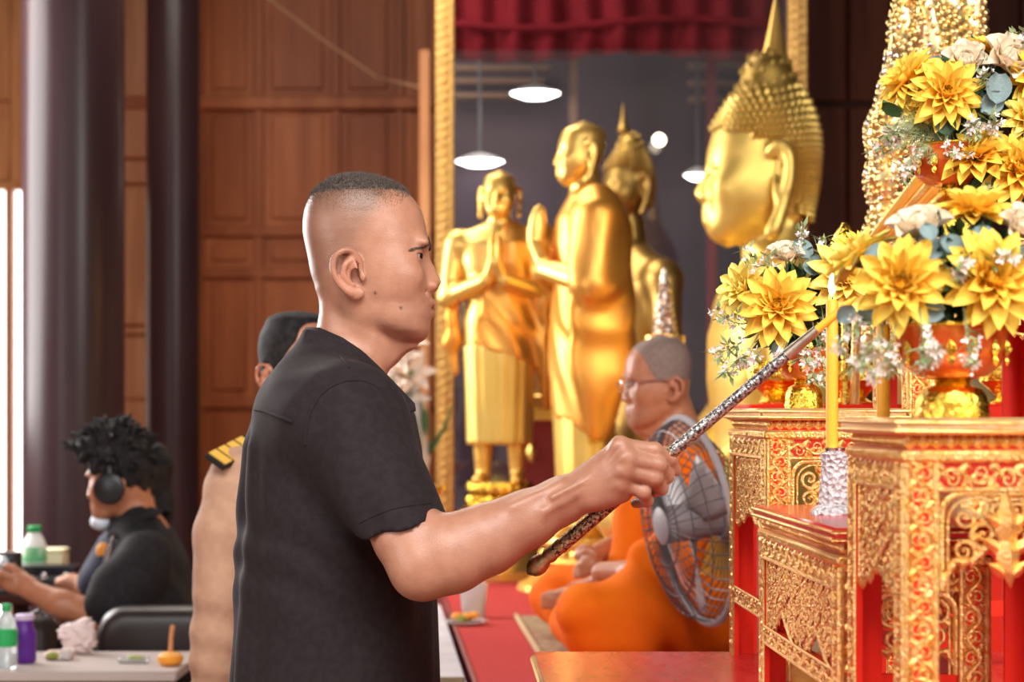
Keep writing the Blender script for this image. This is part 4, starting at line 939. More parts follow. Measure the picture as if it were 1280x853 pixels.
shirt = sdf_obj('shirt', st, (-.47, 2.55, .83), (-.04, 3.26, 1.55), .0040, M['shirt_black'], man)
# collar: stand-and-fall band that opens to a point at the chest
def strip(parent, name, path_in, path_out, th, m, **kw):
    A, B = np.array(path_in), np.array(path_out); nrm = np.cross(np.gradient(A, axis=0), B - A); nrm /= np.linalg.norm(nrm, axis=1)[:, None]
    G = np.stack([A, A * .66 + B * .34, A * .33 + B * .67, B], 1); n3 = nrm[:, None, :] * th
    mb = MB(); a, b_ = G.shape[:2]; mb.grid(G + n3); mb.grid((G - n3)[:, ::-1])
    for e0, e1 in ((G[0], n3[0]), (G[-1], n3[-1])): mb.grid(np.stack([e0 + e1, e0 - e1], 1))
    for c in (0, -1): mb.grid(np.stack([G[:, c] + n3[:, 0], G[:, c] - n3[:, 0]], 1))
    return obj(name, mb, m, parent, **kw)
inn, out = [], []
for i in range(41):
    a = math.pi * (i / 40 - .5) * 2      # -pi..pi around the neck, 0 at the nape
    t = abs(a) / math.pi; s = 1 if a > 0 else -1
    sy = math.sin(min(t, .85) / .85 * math.pi * .52) if t < .85 else math.sin(math.pi * .52) * (1 - (t - .85) / .15 * .55)
    px_i = np.interp(t, [0, .2, .4, .58, .72, .86, 1], [384, 400, 428, 452, 474, 497, 517]); py_i = np.interp(t, [0, .2, .4, .58, .72, .86, 1], [410, 411, 424, 440, 461, 485, 506])
    px_o = np.interp(t, [0, .2, .4, .58, .72, .86, 1], [373, 382, 412, 436, 466, 498, 518]); py_o = np.interp(t, [0, .2, .4, .58, .72, .86, 1], [432, 434, 441, 459, 487, 520, 512])
    w_i = np.interp(t, [0, .12, .3, .5, .7, .86, 1], [0, .036, .062, .068, .060, .046, .040]); w_o = np.interp(t, [0, .12, .3, .5, .7, .86, 1], [0, .050, .086, .104, .104, .098, .075])
    inn.append(Q(px_i, py_i, Y0 - s * w_i)); out.append(Q(px_o, py_o, Y0 - s * w_o))
col_ = strip(man, 'collar', inn, out, .0026, M['shirt_black'], smooth=60)
obj('collar_edge', MB().tube(out, .0032, n=6), M['shirt_black'], col_)
# stitched seams lie on the cloth
def seam(parent, fig, pts, r, m, name='seam', n=24, lift=0.0):
    pp = np.array(pts, float); t = np.linspace(0, len(pp) - 1, n); X = np.interp(t, range(len(pp)), pp[:, 0]); Yv = np.interp(t, range(len(pp)), pp[:, 1]); out = []
    for a, b_ in zip(X, Yv):
        q = fig.trace(a, b_)
        if q is not None and (not out or np.linalg.norm(q - out[-1]) < .08): out.append(q + np.array([0, -lift, 0]))
    if len(out) > 2: return obj(name, MB().tube(out, r, n=6), m, parent)
seam(man, st, [(382, 556), (383, 535), (388, 515), (399, 496), (414, 483), (432, 476), (452, 475.5), (466, 480), (474, 486)], .0022, M['shirt_black'], 'armhole_seam', 30)
seam(man, st, [(319, 512), (330, 514), (348, 521), (366, 528)], .0026, M['shirt_black'], 'yoke_seam')
seam(man, st, [(425, 446), (431, 452), (437, 460)], .0018, M['shirt_black'], 'shoulder_seam', 8)
seam(man, st, [(449, 654), (470, 644), (492, 636), (515, 632), (540, 629)], .0012, M['shirt_black'], 'hem_seam', 20)
bt = MB()
q = Q(526.5, 588, 2.80); bt.lathe([(.001, -.0015), (.0055, -.001), (.006, .0005), (.004, .0015)], n=14); 
V = np.vstack(bt.v); bt.v = [V @ np.array(roty(1.35)).T + q]; obj('button', bt, M['button'], man)

# ------------------------------------------------------------------ the rod
rod = thing('lighter_rod', 'long slim engraved metal rod held out toward the yellow candle', 'rod', tuple(ROD_A))
D = (ROD_B - ROD_A); RL = np.linalg.norm(D); D = D / RL
def along(t): return ROD_A + D * RL * t
obj('shaft', MB().tube([along(t) for t in np.linspace(.085, .52, 12)], np.linspace(.0096, .0084, 12), n=16), M['niello'], rod)
o = obj('upper_shaft', MB().tube([along(t) for t in np.linspace(.515, .93, 12)], np.linspace(.0082, .0072, 12), n=16), M['niello_silver'], rod); o['label'] = 'silver engraved upper shaft'
prof = [(-.006, .002), (.0, .0095), (.006, .0125), (.014, .0135), (.022, .011), (.026, .0085), (.031, .0105), (.035, .0105), (.040, .0092), (.047, .0092), (.050, .0105), (.054, .0105)]
obj('pommel', MB().tube([ROD_A + D * a for a, _ in prof], [r for _, r in prof], n=16), M['brass_old'], rod, smooth=60)
o = obj('ferrule', MB().tube([along(.925), along(.93), along(.99), along(1.03), along(1.035)], [.0080, .0078, .0068, .0062, .004], n=14), M['brass_pale'], rod)
o = obj('wax_taper', MB().tube([along(1.03), along(1.08), along(1.14), along(1.165)], [.0052, .0050, .0044, .0016], n=12), M['candle'], rod)
# ================================================================== CANDLES, BOWLS, FLOWERS
zt2 = 1.2705
cy = 2.585
hc = P(1044, 644, cy); hold = thing('candle_holder', 'clear cut-glass candle holder on the low red-topped stand', 'candle holder', (hc[0], cy, zt2))
sc_ = cy / F
obj('foot_disc', MB().lathe([(.030, 0), (.0305, .004), (.027, .008), (.021, .012)], (hc[0] - .001, cy, zt2), n=28), M['cut_glass'], hold)
obj('stem', MB().lathe([(.0205, .0115), (.0195, .03), (.0175, .055), (.0165, .068), (.0185, .071), (.0185, .076), (.0145, .078)], (hc[0], cy, zt2), n=36, ribs=12, ribamp=.04), M['cut_glass'], hold)
obj('cup', MB().lathe([(.011, .0775), (.0125, .080), (.0130, .084), (.0105, .085)], (hc[0], cy, zt2), n=24), M['silver'], hold)
def candle(px, Y, z0, pytop, r, label, lit):
    x = (px - 640) * Y / F; zt = CZ - (pytop - HZ) * Y / F
    t = thing('candle', label, 'candle', (x, Y, z0), group=None)
    obj('wax', MB().lathe([(r, 0), (r, (zt - z0) * .5), (r * .98, zt - z0 - .004), (r * .75, zt - z0 - .001), (r * .2, zt - z0 - .003)], (x, Y, z0), n=24), M['candle'], t)
    obj('wick', MB().tube([(x, Y, zt - .004), (x + .0008, Y, zt + .004), (x + .0014, Y, zt + .007)], .0008, n=5), M['wick'], t)
    if lit:
        obj('flame', MB().lathe([(.0004, .001), (.0042, .008), (.0052, .014), (.0040, .021), (.0018, .029), (.0003, .036)], (x, Y, zt + .002), n=16), M['flame'], t)
candle(1040, cy, zt2 + .085, 374, .0077, 'yellow candle in the glass holder, its wick meeting the rod', True)
candle(1104, 2.235, 1.394, 405, .0075, 'yellow candle standing on the nearest stand beside the large orange bowl', False)
o = obj('sacred_thread', MB().tube([P(1060, 455, 2.5), P(1061, 505, 2.5), P(1060, 546, 2.5)], .0008, n=5), M['cord']) if False else None

def bowl(px, Y, z0, R_, h_, label, foot_r, ph):
    """footed offering bowl: lacquer cup on a gold pedestal"""
    x = (px - 640) * Y / F; t = thing('footed_bowl', label, 'bowl', (x, Y, z0), group=None)
    obj('pedestal', MB().lathe([(foot_r, 0), (foot_r * 1.02, .004), (foot_r * .97, .008), (foot_r * .99, .012), (foot_r * .93, ph * .55), (foot_r * .80, ph * .74), (foot_r * .52, ph * .84), (foot_r * .46, ph * .88), (foot_r * .56, ph * .92), (foot_r * .46, ph * .96), (foot_r * .58, ph)], (x, Y, z0), n=40), M['gold_bright'], t, smooth=50)
    b = z0 + ph
    obj('cup', MB().lathe([(foot_r * .55, 0), (R_ * .62, h_ * .05), (R_ * .86, h_ * .28), (R_ * .96, h_ * .58), (R_, h_ * .9), (R_ * 1.03, h_), (R_ * .98, h_), (R_ * .94, h_ * .6), (R_ * .8, h_ * .3), (R_ * .3, h_ * .12)], (x, Y, b), n=44), M['bowl_orange'], t, smooth=60)
    o = obj('gilt_band', MB().tube([(x + R_ * 1.02 * math.cos(a), Y + R_ * 1.02 * math.sin(a), b + h_) for a in np.linspace(0, 2 * math.pi, 41)[:-1]], .0022, n=6, closed=True), M['gold_bright'], t)
    mb = MB()
    for k in range(14):
        a = 2 * math.pi * k / 14; rr = R_ * .965; c = np.array([x + rr * math.cos(a), Y + rr * math.sin(a), b + h_ * .55])
        N = np.array([math.cos(a), math.sin(a), -.1]); U = np.array([-math.sin(a), math.cos(a), 0]); cv = Carver(c, U, np.array([0, 0, 1.]), N)
        cv.leaf((0, 0), h_ * .34, math.pi / 2, .6); cv.leaf((0, -h_ * .22), h_ * .2, -math.pi / 2, .7); mb.add(np.vstack(cv.mb.v), cv.mb.f)
    obj('gilt_leaves', mb, M['gold_bright'], t, kind='stuff')
    return x, b + h_
bowl(1190, 2.135, 1.394, .0585, .056, 'large orange footed bowl with gold pedestal on the nearest stand', .0385, .040)
bowl(1005, 3.02, 1.405, .042, .046, 'small orange footed bowl with gold pedestal on the left rear stand', .0285, .042)
bowl(1192, 3.09, 1.655, .066, .060, 'orange footed bowl almost hidden under the highest flowers', .042, .085)

def petal_mesh(name, m, cup, curl, wd, fold=.10, tipw=.0):
    nu, nv = 8, 5; G = []
    for i in range(nu):
        u = i / (nu - 1); half = wd * (math.sin(math.pi * min(1, (u * .92 + .08)) ** .85) ** .62) * (1 if u < 1 else 0) + tipw * u; row = []
        for j in range(nv):
            v = 2 * j / (nv - 1) - 1
            row.append((u, half * v, cup * (v * v) * half - fold * half * (1 - abs(v)) + curl * u * u))
        G.append(row)
    me = MB().grid(G).mesh(name, m, 180); return me
PET = {'y': [petal_mesh('petal', M['petal'], .75, -.16, .185), petal_mesh('petal', M['petal'], .95, .02, .20), petal_mesh('petal', M['petal'], 1.2, .20, .23)],
       'l': [petal_mesh('petal', M['petal_b'], .75, -.14, .185), petal_mesh('petal', M['petal_b'], .95, .04, .20), petal_mesh('petal', M['petal_b'], 1.2, .22, .23)]}
ROSEP = [petal_mesh('petal', M['rose'], .9, .35, .42, -.1, .12), petal_mesh('petal', M['rose'], 1.0, -.05, .46, -.1, .14)]
def frame_from(n, spin=0.0):
    n = np.array(n, float); n /= np.linalg.norm(n); a = np.array([0, 0, 1.0]) if abs(n[2]) < .95 else np.array([1.0, 0, 0]); u = np.cross(a, n); u /= np.linalg.norm(u); v = np.cross(n, u)
    c, s = math.cos(spin), math.sin(spin); return np.stack([c * u + s * v, -s * u + c * v, n], 1)
def place(mesh, name, parent, M4): o = bpy.data.objects.new(name, mesh); COL.objects.link(o); o.parent = parent; o.matrix_basis = M4; return o
CORE = None
def dahlia(arr, c, n, R_, kind='y', rings=((12, 1.0, 4, 0), (12, .93, 19, 0), (10, .78, 35, 1), (8, .58, 52, 1), (7, .42, 66, 2), (4, .28, 80, 2)), lab=None):
    """c in world; petals are sub-parts of the flower"""
    c = np.array(c); Bm = frame_from(n, RNG.uniform(0, 6.28)); W = Matrix.Translation(Vector(c)) @ Matrix(Bm).to_4x4()
    global CORE
    if CORE is None: CORE = MB().ball((0, 0, .17), (.19, .19, .17), n=10, m=6).lathe([(.05, -.22), (.20, -.10), (.28, .0), (.12, .02)], n=10, mi=1).mesh('dahlia', [M['petal_core'], M['leaf_green']])
    f_ = place(CORE, 'dahlia', arr, wmat(arr).inverted() @ W @ Matrix.Scale(R_, 4))
    for cnt, L, el, k in rings:
        off = RNG.uniform(0, 6.28)
        for i in range(cnt):
            a = off + 2 * math.pi * (i + RNG.uniform(-.13, .13)) / cnt; e = RAD(el + RNG.uniform(-7, 7)); l = L * RNG.uniform(.92, 1.05)
            Mx = Matrix.Rotation(a, 4, 'Z') @ Matrix.Translation((.05, 0, .02 + .10 * (el / 80))) @ Matrix.Rotation(-e, 4, 'Y') @ Matrix.Rotation(RNG.uniform(-.16, .16), 4, 'X') @ Matrix.Diagonal((l, l * (1.22 if k == 0 else 1.1), l, 1))
            place(PET[kind][k], 'petal', f_, Mx)
    return f_
ROSEC = None
def rose(arr, c, n, R_):
    global ROSEC
    if ROSEC is None: ROSEC = MB().lathe([(.05, -.3), (.25, -.18), (.34, .1), (.28, .38), (.12, .46)], n=12).mesh('rose', M['rose'])
    W = Matrix.Translation(Vector(np.array(c))) @ Matrix(frame_from(n, RNG.uniform(0, 6))).to_4x4(); f_ = place(ROSEC, 'rose', arr, wmat(arr).inverted() @ W @ Matrix.Scale(R_, 4))
    for cnt, rad, el, L, k in ((4, .10, 82, .62, 0), (5, .20, 74, .72, 0), (6, .30, 58, .80, 1), (6, .36, 34, .82, 1)):
        off = RNG.uniform(0, 6.28)
        for i in range(cnt):
            a = off + 2 * math.pi * i / cnt + RNG.uniform(-.1, .1)
            place(ROSEP[k], 'petal', f_, Matrix.Rotation(a, 4, 'Z') @ Matrix.Translation((rad, 0, -.15)) @ Matrix.Rotation(-RAD(el), 4, 'Y') @ Matrix.Scale(L, 4))
    return f_
EUC = None
def euc_leaf(arr, c, n, R_, m='leaf_blue', spin=None):
    key = 'euc_' + m
    if key not in globals():
        G = [[(u, .42 * math.sin(math.pi * min(1, .06 + .94 * u)) ** .6 * v if u < 1 else 0, .12 * v * v - .06 * (1 - abs(v)) - .15 * u * u) for v in (-1, -.5, 0, .5, 1)] for u in np.linspace(0, 1, 8)]
        globals()[key] = MB().grid(G).mesh('leaf', M[m], 180)
    W = Matrix.Translation(Vector(np.array(c))) @ Matrix(frame_from(n, RNG.uniform(0, 6.28) if spin is None else spin)).to_4x4()
    return place(globals()[key], 'leaf', arr, wmat(arr).inverted() @ W @ Matrix.Scale(R_, 4))
def sprig(arr, base, tip, n=22, fl=.0042, spread=.014, white=.65, name='flower_sprig', bend=(0, 0, -.01)):
    """wiry stem with little white bells and green tips, too fine to count: one part"""
    base, tip = np.array(base), np.array(tip); t = np.linspace(0, 1, 9); mb = MB()
    pth = base + (tip - base) * t[:, None] + np.array(bend) * (4 * t * (1 - t))[:, None] * 1.0
    mb.tube(pth, np.linspace(.0011, .0005, 9), n=4, mi=1)
    for i in range(n):
        q = .25 + .75 * RNG.random(); p0 = np.array([np.interp(q, t, pth[:, k]) for k in range(3)]); d = RNG.normal(size=3); d /= np.linalg.norm(d); d = d + (tip - base) / np.linalg.norm(tip - base) * .7
        p1 = p0 + d * spread * RNG.uniform(.4, 1) * (1.15 - q * .6); mb.tube([p0, p1], .0004, n=3, mi=1, caps=False)
        B_ = frame_from(d)
        if RNG.random() < white:
            for k in range(4):
                a = k * math.pi / 2 + .3; dd = B_ @ np.array([math.cos(a), math.sin(a), .7]); sd = B_ @ np.array([-math.sin(a), math.cos(a), 0]); L = fl * RNG.uniform(.8, 1.3)
                mb.add([p1, p1 + dd * L * .6 + sd * L * .38, p1 + dd * L * 1.15, p1 + dd * L * .6 - sd * L * .38], [(0, 1, 2, 3)], 0)
        else:
            for k in range(2):
                dd = B_ @ np.array([RNG.normal() * .6, RNG.normal() * .6, 1]); sd = B_ @ np.array([1, 0, 0]); L = fl * 2.4
                mb.add([p1, p1 + dd * L * .5 + sd * L * .28, p1 + dd * L, p1 + dd * L * .5 - sd * L * .28], [(0, 1, 2, 3)], 1)
    return obj(name, mb, [M['sprig_white'], M['sprig_green']], arr, kind='stuff', smooth=0)
def greens(arr, c, r, n, ln=.03, mats=('leaf_dark', 'leaf_green')):
    """dense backing foliage around the floral foam"""
    mb = MB(); c = np.array(c); r = np.array(r)
    mb.ball(c, r * .62, n=14, m=8, mi=0)
    for i in range(n):
        d = RNG.normal(size=3); d /= np.linalg.norm(d); p0 = c + d * r * RNG.uniform(.5, .85); d2 = d + RNG.normal(size=3) * .4; d2 /= np.linalg.norm(d2); sd = np.cross(d2, RNG.normal(size=3)); sd /= np.linalg.norm(sd); L = ln * RNG.uniform(.6, 1.2); up = np.cross(sd, d2) * L * .1
        mb.add([p0, p0 + d2 * L * .45 + sd * L * .2, p0 + d2 * L, p0 + d2 * L * .45 - sd * L * .2, p0 + d2 * L * .5 + up], [(0, 1, 4), (1, 2, 4), (2, 3, 4), (3, 0, 4)], int(RNG.random() < .5))
    return obj('foliage', mb, [M[m] for m in mats], arr, kind='stuff', smooth=0)
def fern(arr, base, tip, n=26, w_=.02, name='fern_frond'):
    base, tip = np.array(base), np.array(tip); mb = MB(); D_ = tip - base; L = np.linalg.norm(D_); D_ /= L; S_ = np.cross(D_, [0, -1, .2]); S_ /= np.linalg.norm(S_)
    mb.tube([base, base + D_ * L * .5 + np.array([0, 0, .004]), tip], .0006, n=4)
    for i in range(n):
        q = i / n; p0 = base + D_ * L * q
        for s in (-1, 1):
            p1 = p0 + (S_ * s * .6 + D_ * .8 + RNG.normal(size=3) * .12) * w_ * (1.1 - q); mb.tube([p0, (p0 + p1) / 2 + RNG.normal(size=3) * .001, p1], [.0006, .0006, .0002], n=3, caps=False)
    return obj(name, mb, M['sprig_green'], arr, kind='stuff')

# --- bouquet in the large orange bowl (nearest)
Y1 = 2.135
ar = thing('flower_arrangement', 'big nearest arrangement of yellow dahlias and cream roses in the large orange bowl', 'flowers', tuple(P(1190, 395, Y1)))
greens(ar, P(1195, 350, Y1 + .01), (.088, .075, .058), 420)
dahlia(ar, P(1238, 352, Y1 - .058), (.12, -1, .18), .056, 'y')
dahlia(ar, P(1128, 356, Y1 - .045), (-.30, -1, .10), .051, 'y')
dahlia(ar, P(1218, 270, Y1 + .01), (-.02, -.28, 1), .050, 'y')
dahlia(ar, P(1300, 300, Y1 + .03), (.7, -.4, .7), .050, 'y')
dahlia(ar, P(1080, 325, Y1 + .05), (-.6, .1, .8), .045, 'l')
rose(ar, P(1150, 288, Y1 - .012), (-.25, -.55, 1), .034)
rose(ar, P(1277, 286, Y1 - .02), (.3, -.8, .6), .028)
for px, py, dy, n, R_ in ((1180, 312, -.045, (0, -1, .3), .032), (1205, 318, -.05, (.3, -1, .4), .030), (1112, 315, -.03, (-.3, -1, .5), .026), (1245, 300, -.04, (.2, -1, .6), .028), (1090, 380, -.03, (-.3, -1, -.1), .026), (1180, 390, -.06, (0, -1, -.2), .028), (1278, 320, -.06, (.3, -1, .3), .026), (1130, 300, -.02, (-.4, -.8, .8), .026), (1068, 385, .0, (-.5, -1, -.2), .024), (1165, 300, -.06, (-.1, -1, .5), .022)):
    euc_leaf(ar, P(px, py, Y1 + dy), n, R_)
for a, b, k in (((1110, 395, -.04), (1065, 452, -.05), 34), ((1120, 405, -.05), (1092, 470, -.06), 30), ((1150, 385, -.06), (1160, 452, -.085), 30), ((1160, 395, -.065), (1172, 440, -.09), 24), ((1205, 385, -.07), (1216, 452, -.09), 26), ((1180, 330, -.05), (1210, 325, -.09), 22), ((1240, 310, -.05), (1262, 318, -.09), 24), ((1090, 360, -.02), (1050, 430, -.03), 30), ((1100, 400, -.03), (1120, 462, -.05), 26), ((1262, 330, -.05), (1290, 300, -.06), 20)):
    sprig(ar, P(a[0], a[1], Y1 + a[2]), P(b[0], b[1], Y1 + b[2]), int(k * 1.2), .0044, .013)
# --- left rear bouquet
Y3 = 2.99
ar = thing('flower_arrangement', 'smaller arrangement of yellow dahlias on the left, behind the rod tip', 'flowers', tuple(P(1005, 440, Y3)))
greens(ar, P(990, 385, Y3 + .03), (.075, .06, .062), 380)
dahlia(ar, P(973, 383, Y3 - .045), (-.22, -1, .12), .060, 'y')
dahlia(ar, P(934, 362, Y3 - .0), (-.75, -.75, .25), .052, 'l')
dahlia(ar, P(1056, 350, Y3 - .03), (.25, -1, .25), .060, 'l')
dahlia(ar, P(1075, 322, Y3 + .03), (.4, -.6, .8), .050, 'y')
rose(ar, P(982, 320, Y3 - .01), (-.1, -.7, 1), .028)
for px, py, dy, n, R_ in ((1012, 322, -.02, (.2, -1, .3), .034), (1004, 330, -.03, (.1, -1, .4), .028), (965, 432, -.04, (-.2, -1, -.2), .030), (1020, 340, -.03, (.3, -1, .2), .028), (945, 330, 0, (-.4, -.8, .5), .022), (985, 440, -.05, (0, -1, -.3), .024)):
    euc_leaf(ar, P(px, py, Y3 + dy), n, R_)
for a, b, k in (((992, 330, 0), (1003, 288, -.01), 26), ((1010, 340, 0), (1030, 300, -.02), 24), ((955, 340, -.01), (936, 316, -.02), 18), ((950, 400, -.03), (898, 392, -.04), 30), ((945, 410, -.03), (893, 440, -.05), 34), ((950, 415, -.04), (905, 462, -.06), 34), ((960, 420, -.04), (930, 450, -.06), 28), ((985, 425, -.05), (975, 440, -.07), 16), ((1010, 420, -.05), (1020, 478, -.07), 26), ((1005, 415, -.05), (1008, 455, -.07), 18), ((1025, 370, -.03), (1035, 420, -.05), 20), ((965, 345, -.01), (960, 318, -.03), 16), ((1015, 400, -.03), (1036, 470, -.05), 22)):
    sprig(ar, P(a[0], a[1], Y3 + a[2]), P(b[0], b[1], Y3 + b[2]), int(k * 1.2), .0048, .016, white=.55)
# --- highest bouquet
Y4 = 3.09
ar = thing('flower_arrangement', 'highest arrangement of yellow dahlias at the upper right edge, before the gilt serpent', 'flowers', tuple(P(1192, 180, Y4)))
greens(ar, P(1215, 130, Y4 + .02), (.105, .07, .085), 420, ln=.035)
greens(ar, P(1235, 215, Y4 - .01), (.07, .05, .05), 200, ln=.03)
dahlia(ar, P(1183, 118, Y4 - .055), (-.12, -1, .15), .058, 'y')
dahlia(ar, P(1138, 103, Y4 - .01), (-.72, -.35, .62), .058, 'y')
dahlia(ar, P(1222, 198, Y4 - .055), (-.35, -.6, .75), .060, 'y')
dahlia(ar, P(1272, 212, Y4 - .07), (.05, -1, .2), .058, 'y')
dahlia(ar, P(1290, 95, Y4 - .04), (.5, -1, .2), .052, 'y')
dahlia(ar, P(1282, 148, Y4 - .05), (.2, -1, .3), .042, 'l')
dahlia(ar, P(1230, 66, Y4 + .0), (.1, -.4, 1), .040, 'y')
dahlia(ar, P(1150, 138, Y4 - .03), (-.5, -.8, -.4), .034, 'l')
rose(ar, P(1207, 78, Y4 - .03), (-.1, -.9, .6), .036)
rose(ar, P(1262, 76, Y4 - .04), (.2, -.9, .6), .046)
for px, py, dy, n, R_, m in ((1250, 92, -.075, (0, -1, .1), .046, 'leaf_blue'), (1252, 118, -.07, (.1, -1, -.1), .040, 'leaf_blue'), (1235, 120, -.06, (-.2, -1, .1), .034, 'leaf_blue'), (1178, 73, -.02, (-.4, -1, .5), .034, 'leaf_blue'), (1128, 142, -.03, (-.3, -.5, -1), .036, 'leaf_green'), (1205, 150, -.06, (.2, -1, -.2), .040, 'leaf_dark'), (1190, 165, -.06, (.1, -1, -.3), .036, 'leaf_dark'), (1228, 222, -.06, (0, -1, 0), .036, 'leaf_dark'), (1250, 245, -.07, (.1, -1, -.2), .040, 'leaf_blue'), (1215, 235, -.06, (-.2, -1, -.2), .036, 'leaf_dark')):
    euc_leaf(ar, P(px, py, Y4 + dy), n, R_, m)
for a, b, k in (((1225, 110, -.04), (1232, 92, -.08), 26), ((1220, 140, -.05), (1218, 158, -.09), 34), ((1235, 140, -.05), (1245, 155, -.09), 28), ((1240, 230, -.05), (1232, 245, -.09), 22), ((1140, 140, -.02), (1112, 165, -.05), 34), ((1150, 150, -.02), (1095, 185, -.04), 40), ((1160, 160, -.03), (1125, 215, -.06), 34), ((1265, 60, -.02), (1282, 40, -.04), 26), ((1260, 50, 0), (1276, 46, -.03), 22), ((1170, 165, -.05), (1205, 190, -.09), 24)):
    sprig(ar, P(a[0], a[1], Y4 + a[2]), P(b[0], b[1], Y4 + b[2]), int(k * 1.2), .0052, .018)
for a, b in (((1180, 150), (1115, 190)), ((1185, 155), (1130, 212)), ((1175, 150), (1105, 160)), ((1190, 160), (1160, 205)), ((1170, 140), (1100, 176)), ((1190, 158), (1145, 200))): fern(ar, P(*a, Y4 - .03), P(*b, Y4 - .06), 26, .03)
# ================================================================== GOLDEN STATUES
def curls(fig, parent, c, R3, sc, rad, mask, n, m, name='hair_curls'):
    """snail-shell curls over the skull, set on the surface itself"""
    stp = math.sqrt(4 * math.pi / n); d = []
    for r_, e in enumerate(np.arange(-1.3, 1.56, stp * .9)):
        m_ = max(1, int(2 * math.pi * math.cos(e) / stp))
        for j in range(m_): a = 2 * math.pi * (j + .5 * (r_ % 2)) / m_; d.append((math.cos(e) * math.cos(a), math.cos(e) * math.sin(a), math.sin(e)))
    d = np.array(d) @ np.array(R3).T
    p = c + d * sc * 1.15
    for _ in range(90): p -= d * np.clip(fig.eval(p), -.02, .03)[:, None] * .6
    loc = ((p - c) @ np.array(R3)) / sc; keep = mask(loc); mb = MB()
    for q, dd in zip(p[keep], d[keep]):
        B_ = frame_from(dd); k = 6; V = []
        for r_, z_ in ((1, -.25), (.85, .7), (.35, 1.5)):
            for j in range(k): V.append(q + B_ @ np.array([rad * r_ * math.cos(2 * math.pi * j / k), rad * r_ * math.sin(2 * math.pi * j / k), rad * z_]))
        Fs = [(a * k + j, a * k + (j + 1) % k, (a + 1) * k + (j + 1) % k, (a + 1) * k + j) for a in range(2) for j in range(k)] + [tuple(2 * k + j for j in range(k))]
        mb.add(V, Fs)
    return obj(name, mb, m, parent, kind='stuff')
def spire(parent, c, h_, r, m, n=20, name='flame_finial', tilt=0):
    prof = [(r * .5, 0), (r * .9, h_ * .03), (r * .55, h_ * .07), (r * 1.0, h_ * .15), (r * 1.05, h_ * .22), (r * .85, h_ * .30), (r * .62, h_ * .42), (r * .46, h_ * .58), (r * .28, h_ * .78), (r * .10, h_ * .95), (r * .02, h_)]
    mb = MB().lathe(prof, (0, 0, 0), n=n, ribs=8, ribamp=.05); V = np.vstack(mb.v); mb.v = [V @ np.array(roty(tilt)).T + np.array(c)]
    return obj(name, mb, m, parent)
def lotus_base(parent, x, y, z0, z1, r, m):
    mb = MB().lathe([(r * 1.18, 0), (r * 1.2, (z1 - z0) * .12), (r * 1.02, (z1 - z0) * .3), (r * .86, (z1 - z0) * .5), (r * .98, (z1 - z0) * .72), (r * 1.04, (z1 - z0) * .86), (r, (z1 - z0))], (x, y, z0), n=40)
    o = obj('lotus_base', mb, m, parent)
    lp = MB()
    for k in range(20):
        a = 2 * math.pi * k / 20; N = np.array([math.cos(a), math.sin(a), .3]); U = np.array([-math.sin(a), math.cos(a), 0]); cv = Carver((x + r * 1.0 * math.cos(a), y + r * math.sin(a), z0 + (z1 - z0) * .78), U, np.array([0, 0, 1.]), N)
        cv.leaf((0, 0), (z1 - z0) * .42, math.pi / 2, .75); cv.leaf((0, -(z1 - z0) * .42), (z1 - z0) * .4, -math.pi / 2, .75); lp.add(np.vstack(cv.mb.v), cv.mb.f)
    obj('lotus_petals', lp, m, o, kind='stuff')
# --- great seated Buddha
YB = 6.3; kb = YB / F
bo = P(958, 0, YB)
bud = thing('seated_buddha_statue', 'great golden seated Buddha in profile with curled hair and tall flame finial', 'statue', (bo[0], YB, .79))
BR = rotz(math.pi + RAD(4)); BS = 176 * kb          # chin to crown
Bo = P(950, 232, YB)
f = Fig(Bo, BR, BS); U = HU
add_head(f, BUD_ROWS, ears='long', brow=False, lids=True, p=2.2, sides=(-1, 1))
f.ell((hx(445), 0, hz(176)), (34 * U, 40 * U, 30 * U), k=.1)                      # ushnisha
f.loft([(hz(262), hx(500), hx(386), 58 * U), (hz(291), hx(470), hx(386), 60 * U), (hz(330), hx(440), hx(388), 58 * U), (hz(390), hx(420), hx(394), 46 * U)], k=.02, p=2.2)
f.frame()
# neck, torso, crossed legs, arms (frame at the seat, x forward)
f.frame((Bo[0] + .015, YB, .98), BR, 1.0)
hzW = Bo[2] - .98; s_ = BS
f.cone((-.03, 0, hzW - .42 * s_), (-.06, 0, hzW - .78 * s_), .098, .115, k=.06)
f.loft([(.02, .20, -.22, .30), (.16, .17, -.20, .27), (.34, .15, -.19, .27), (.52, .17, -.20, .32), (.66, .165, -.21, .36), (.76, .13, -.20, .36), (.84, .07, -.17, .28), (.90, .03, -.13, .15)], k=.06, p=2.3)
for s in (-1, 1):
    f.ell((-.03, s * .36, .74), (.13, .12, .13), k=.06)
    f.chain([(-.03, s * .39, .72), (-.02, s * .45, .45), (.18 if s < 0 else .16, s * .38, .24)], [.105, .09, .075], k=.05)
    f.chain([(0, s * .18, .10), (.18, s * .42, .10), (.36, s * .36, .09)], [.16, .14, .11], k=.08)
    f.chain([(.36, s * .36, .09), (.42, s * .05, .11), (.38, -s * .25, .13)], [.11, .09, .06], k=.05)
f.chain([(.16, .38, .24), (.34, .10, .23), (.40, -.04, .23)], [.075, .055, .045], k=.04); f.ell((.42, -.06, .23), (.07, .10, .03), k=.03)
f.chain([(.18, -.38, .24), (.44, -.44, .22)], [.075, .05], k=.04)
for i in range(4): f.cone((.46, -.42 - .028 * i + .03, .23), (.565, -.43 - .03 * i + .04, .10), .020, .014, k=.01)
sdf_obj('figure', f, (Bo[0] - .85, YB - .75, .78), (Bo[0] + .45, YB + .75, 2.45), .0130, M['gold_pale'], bud)
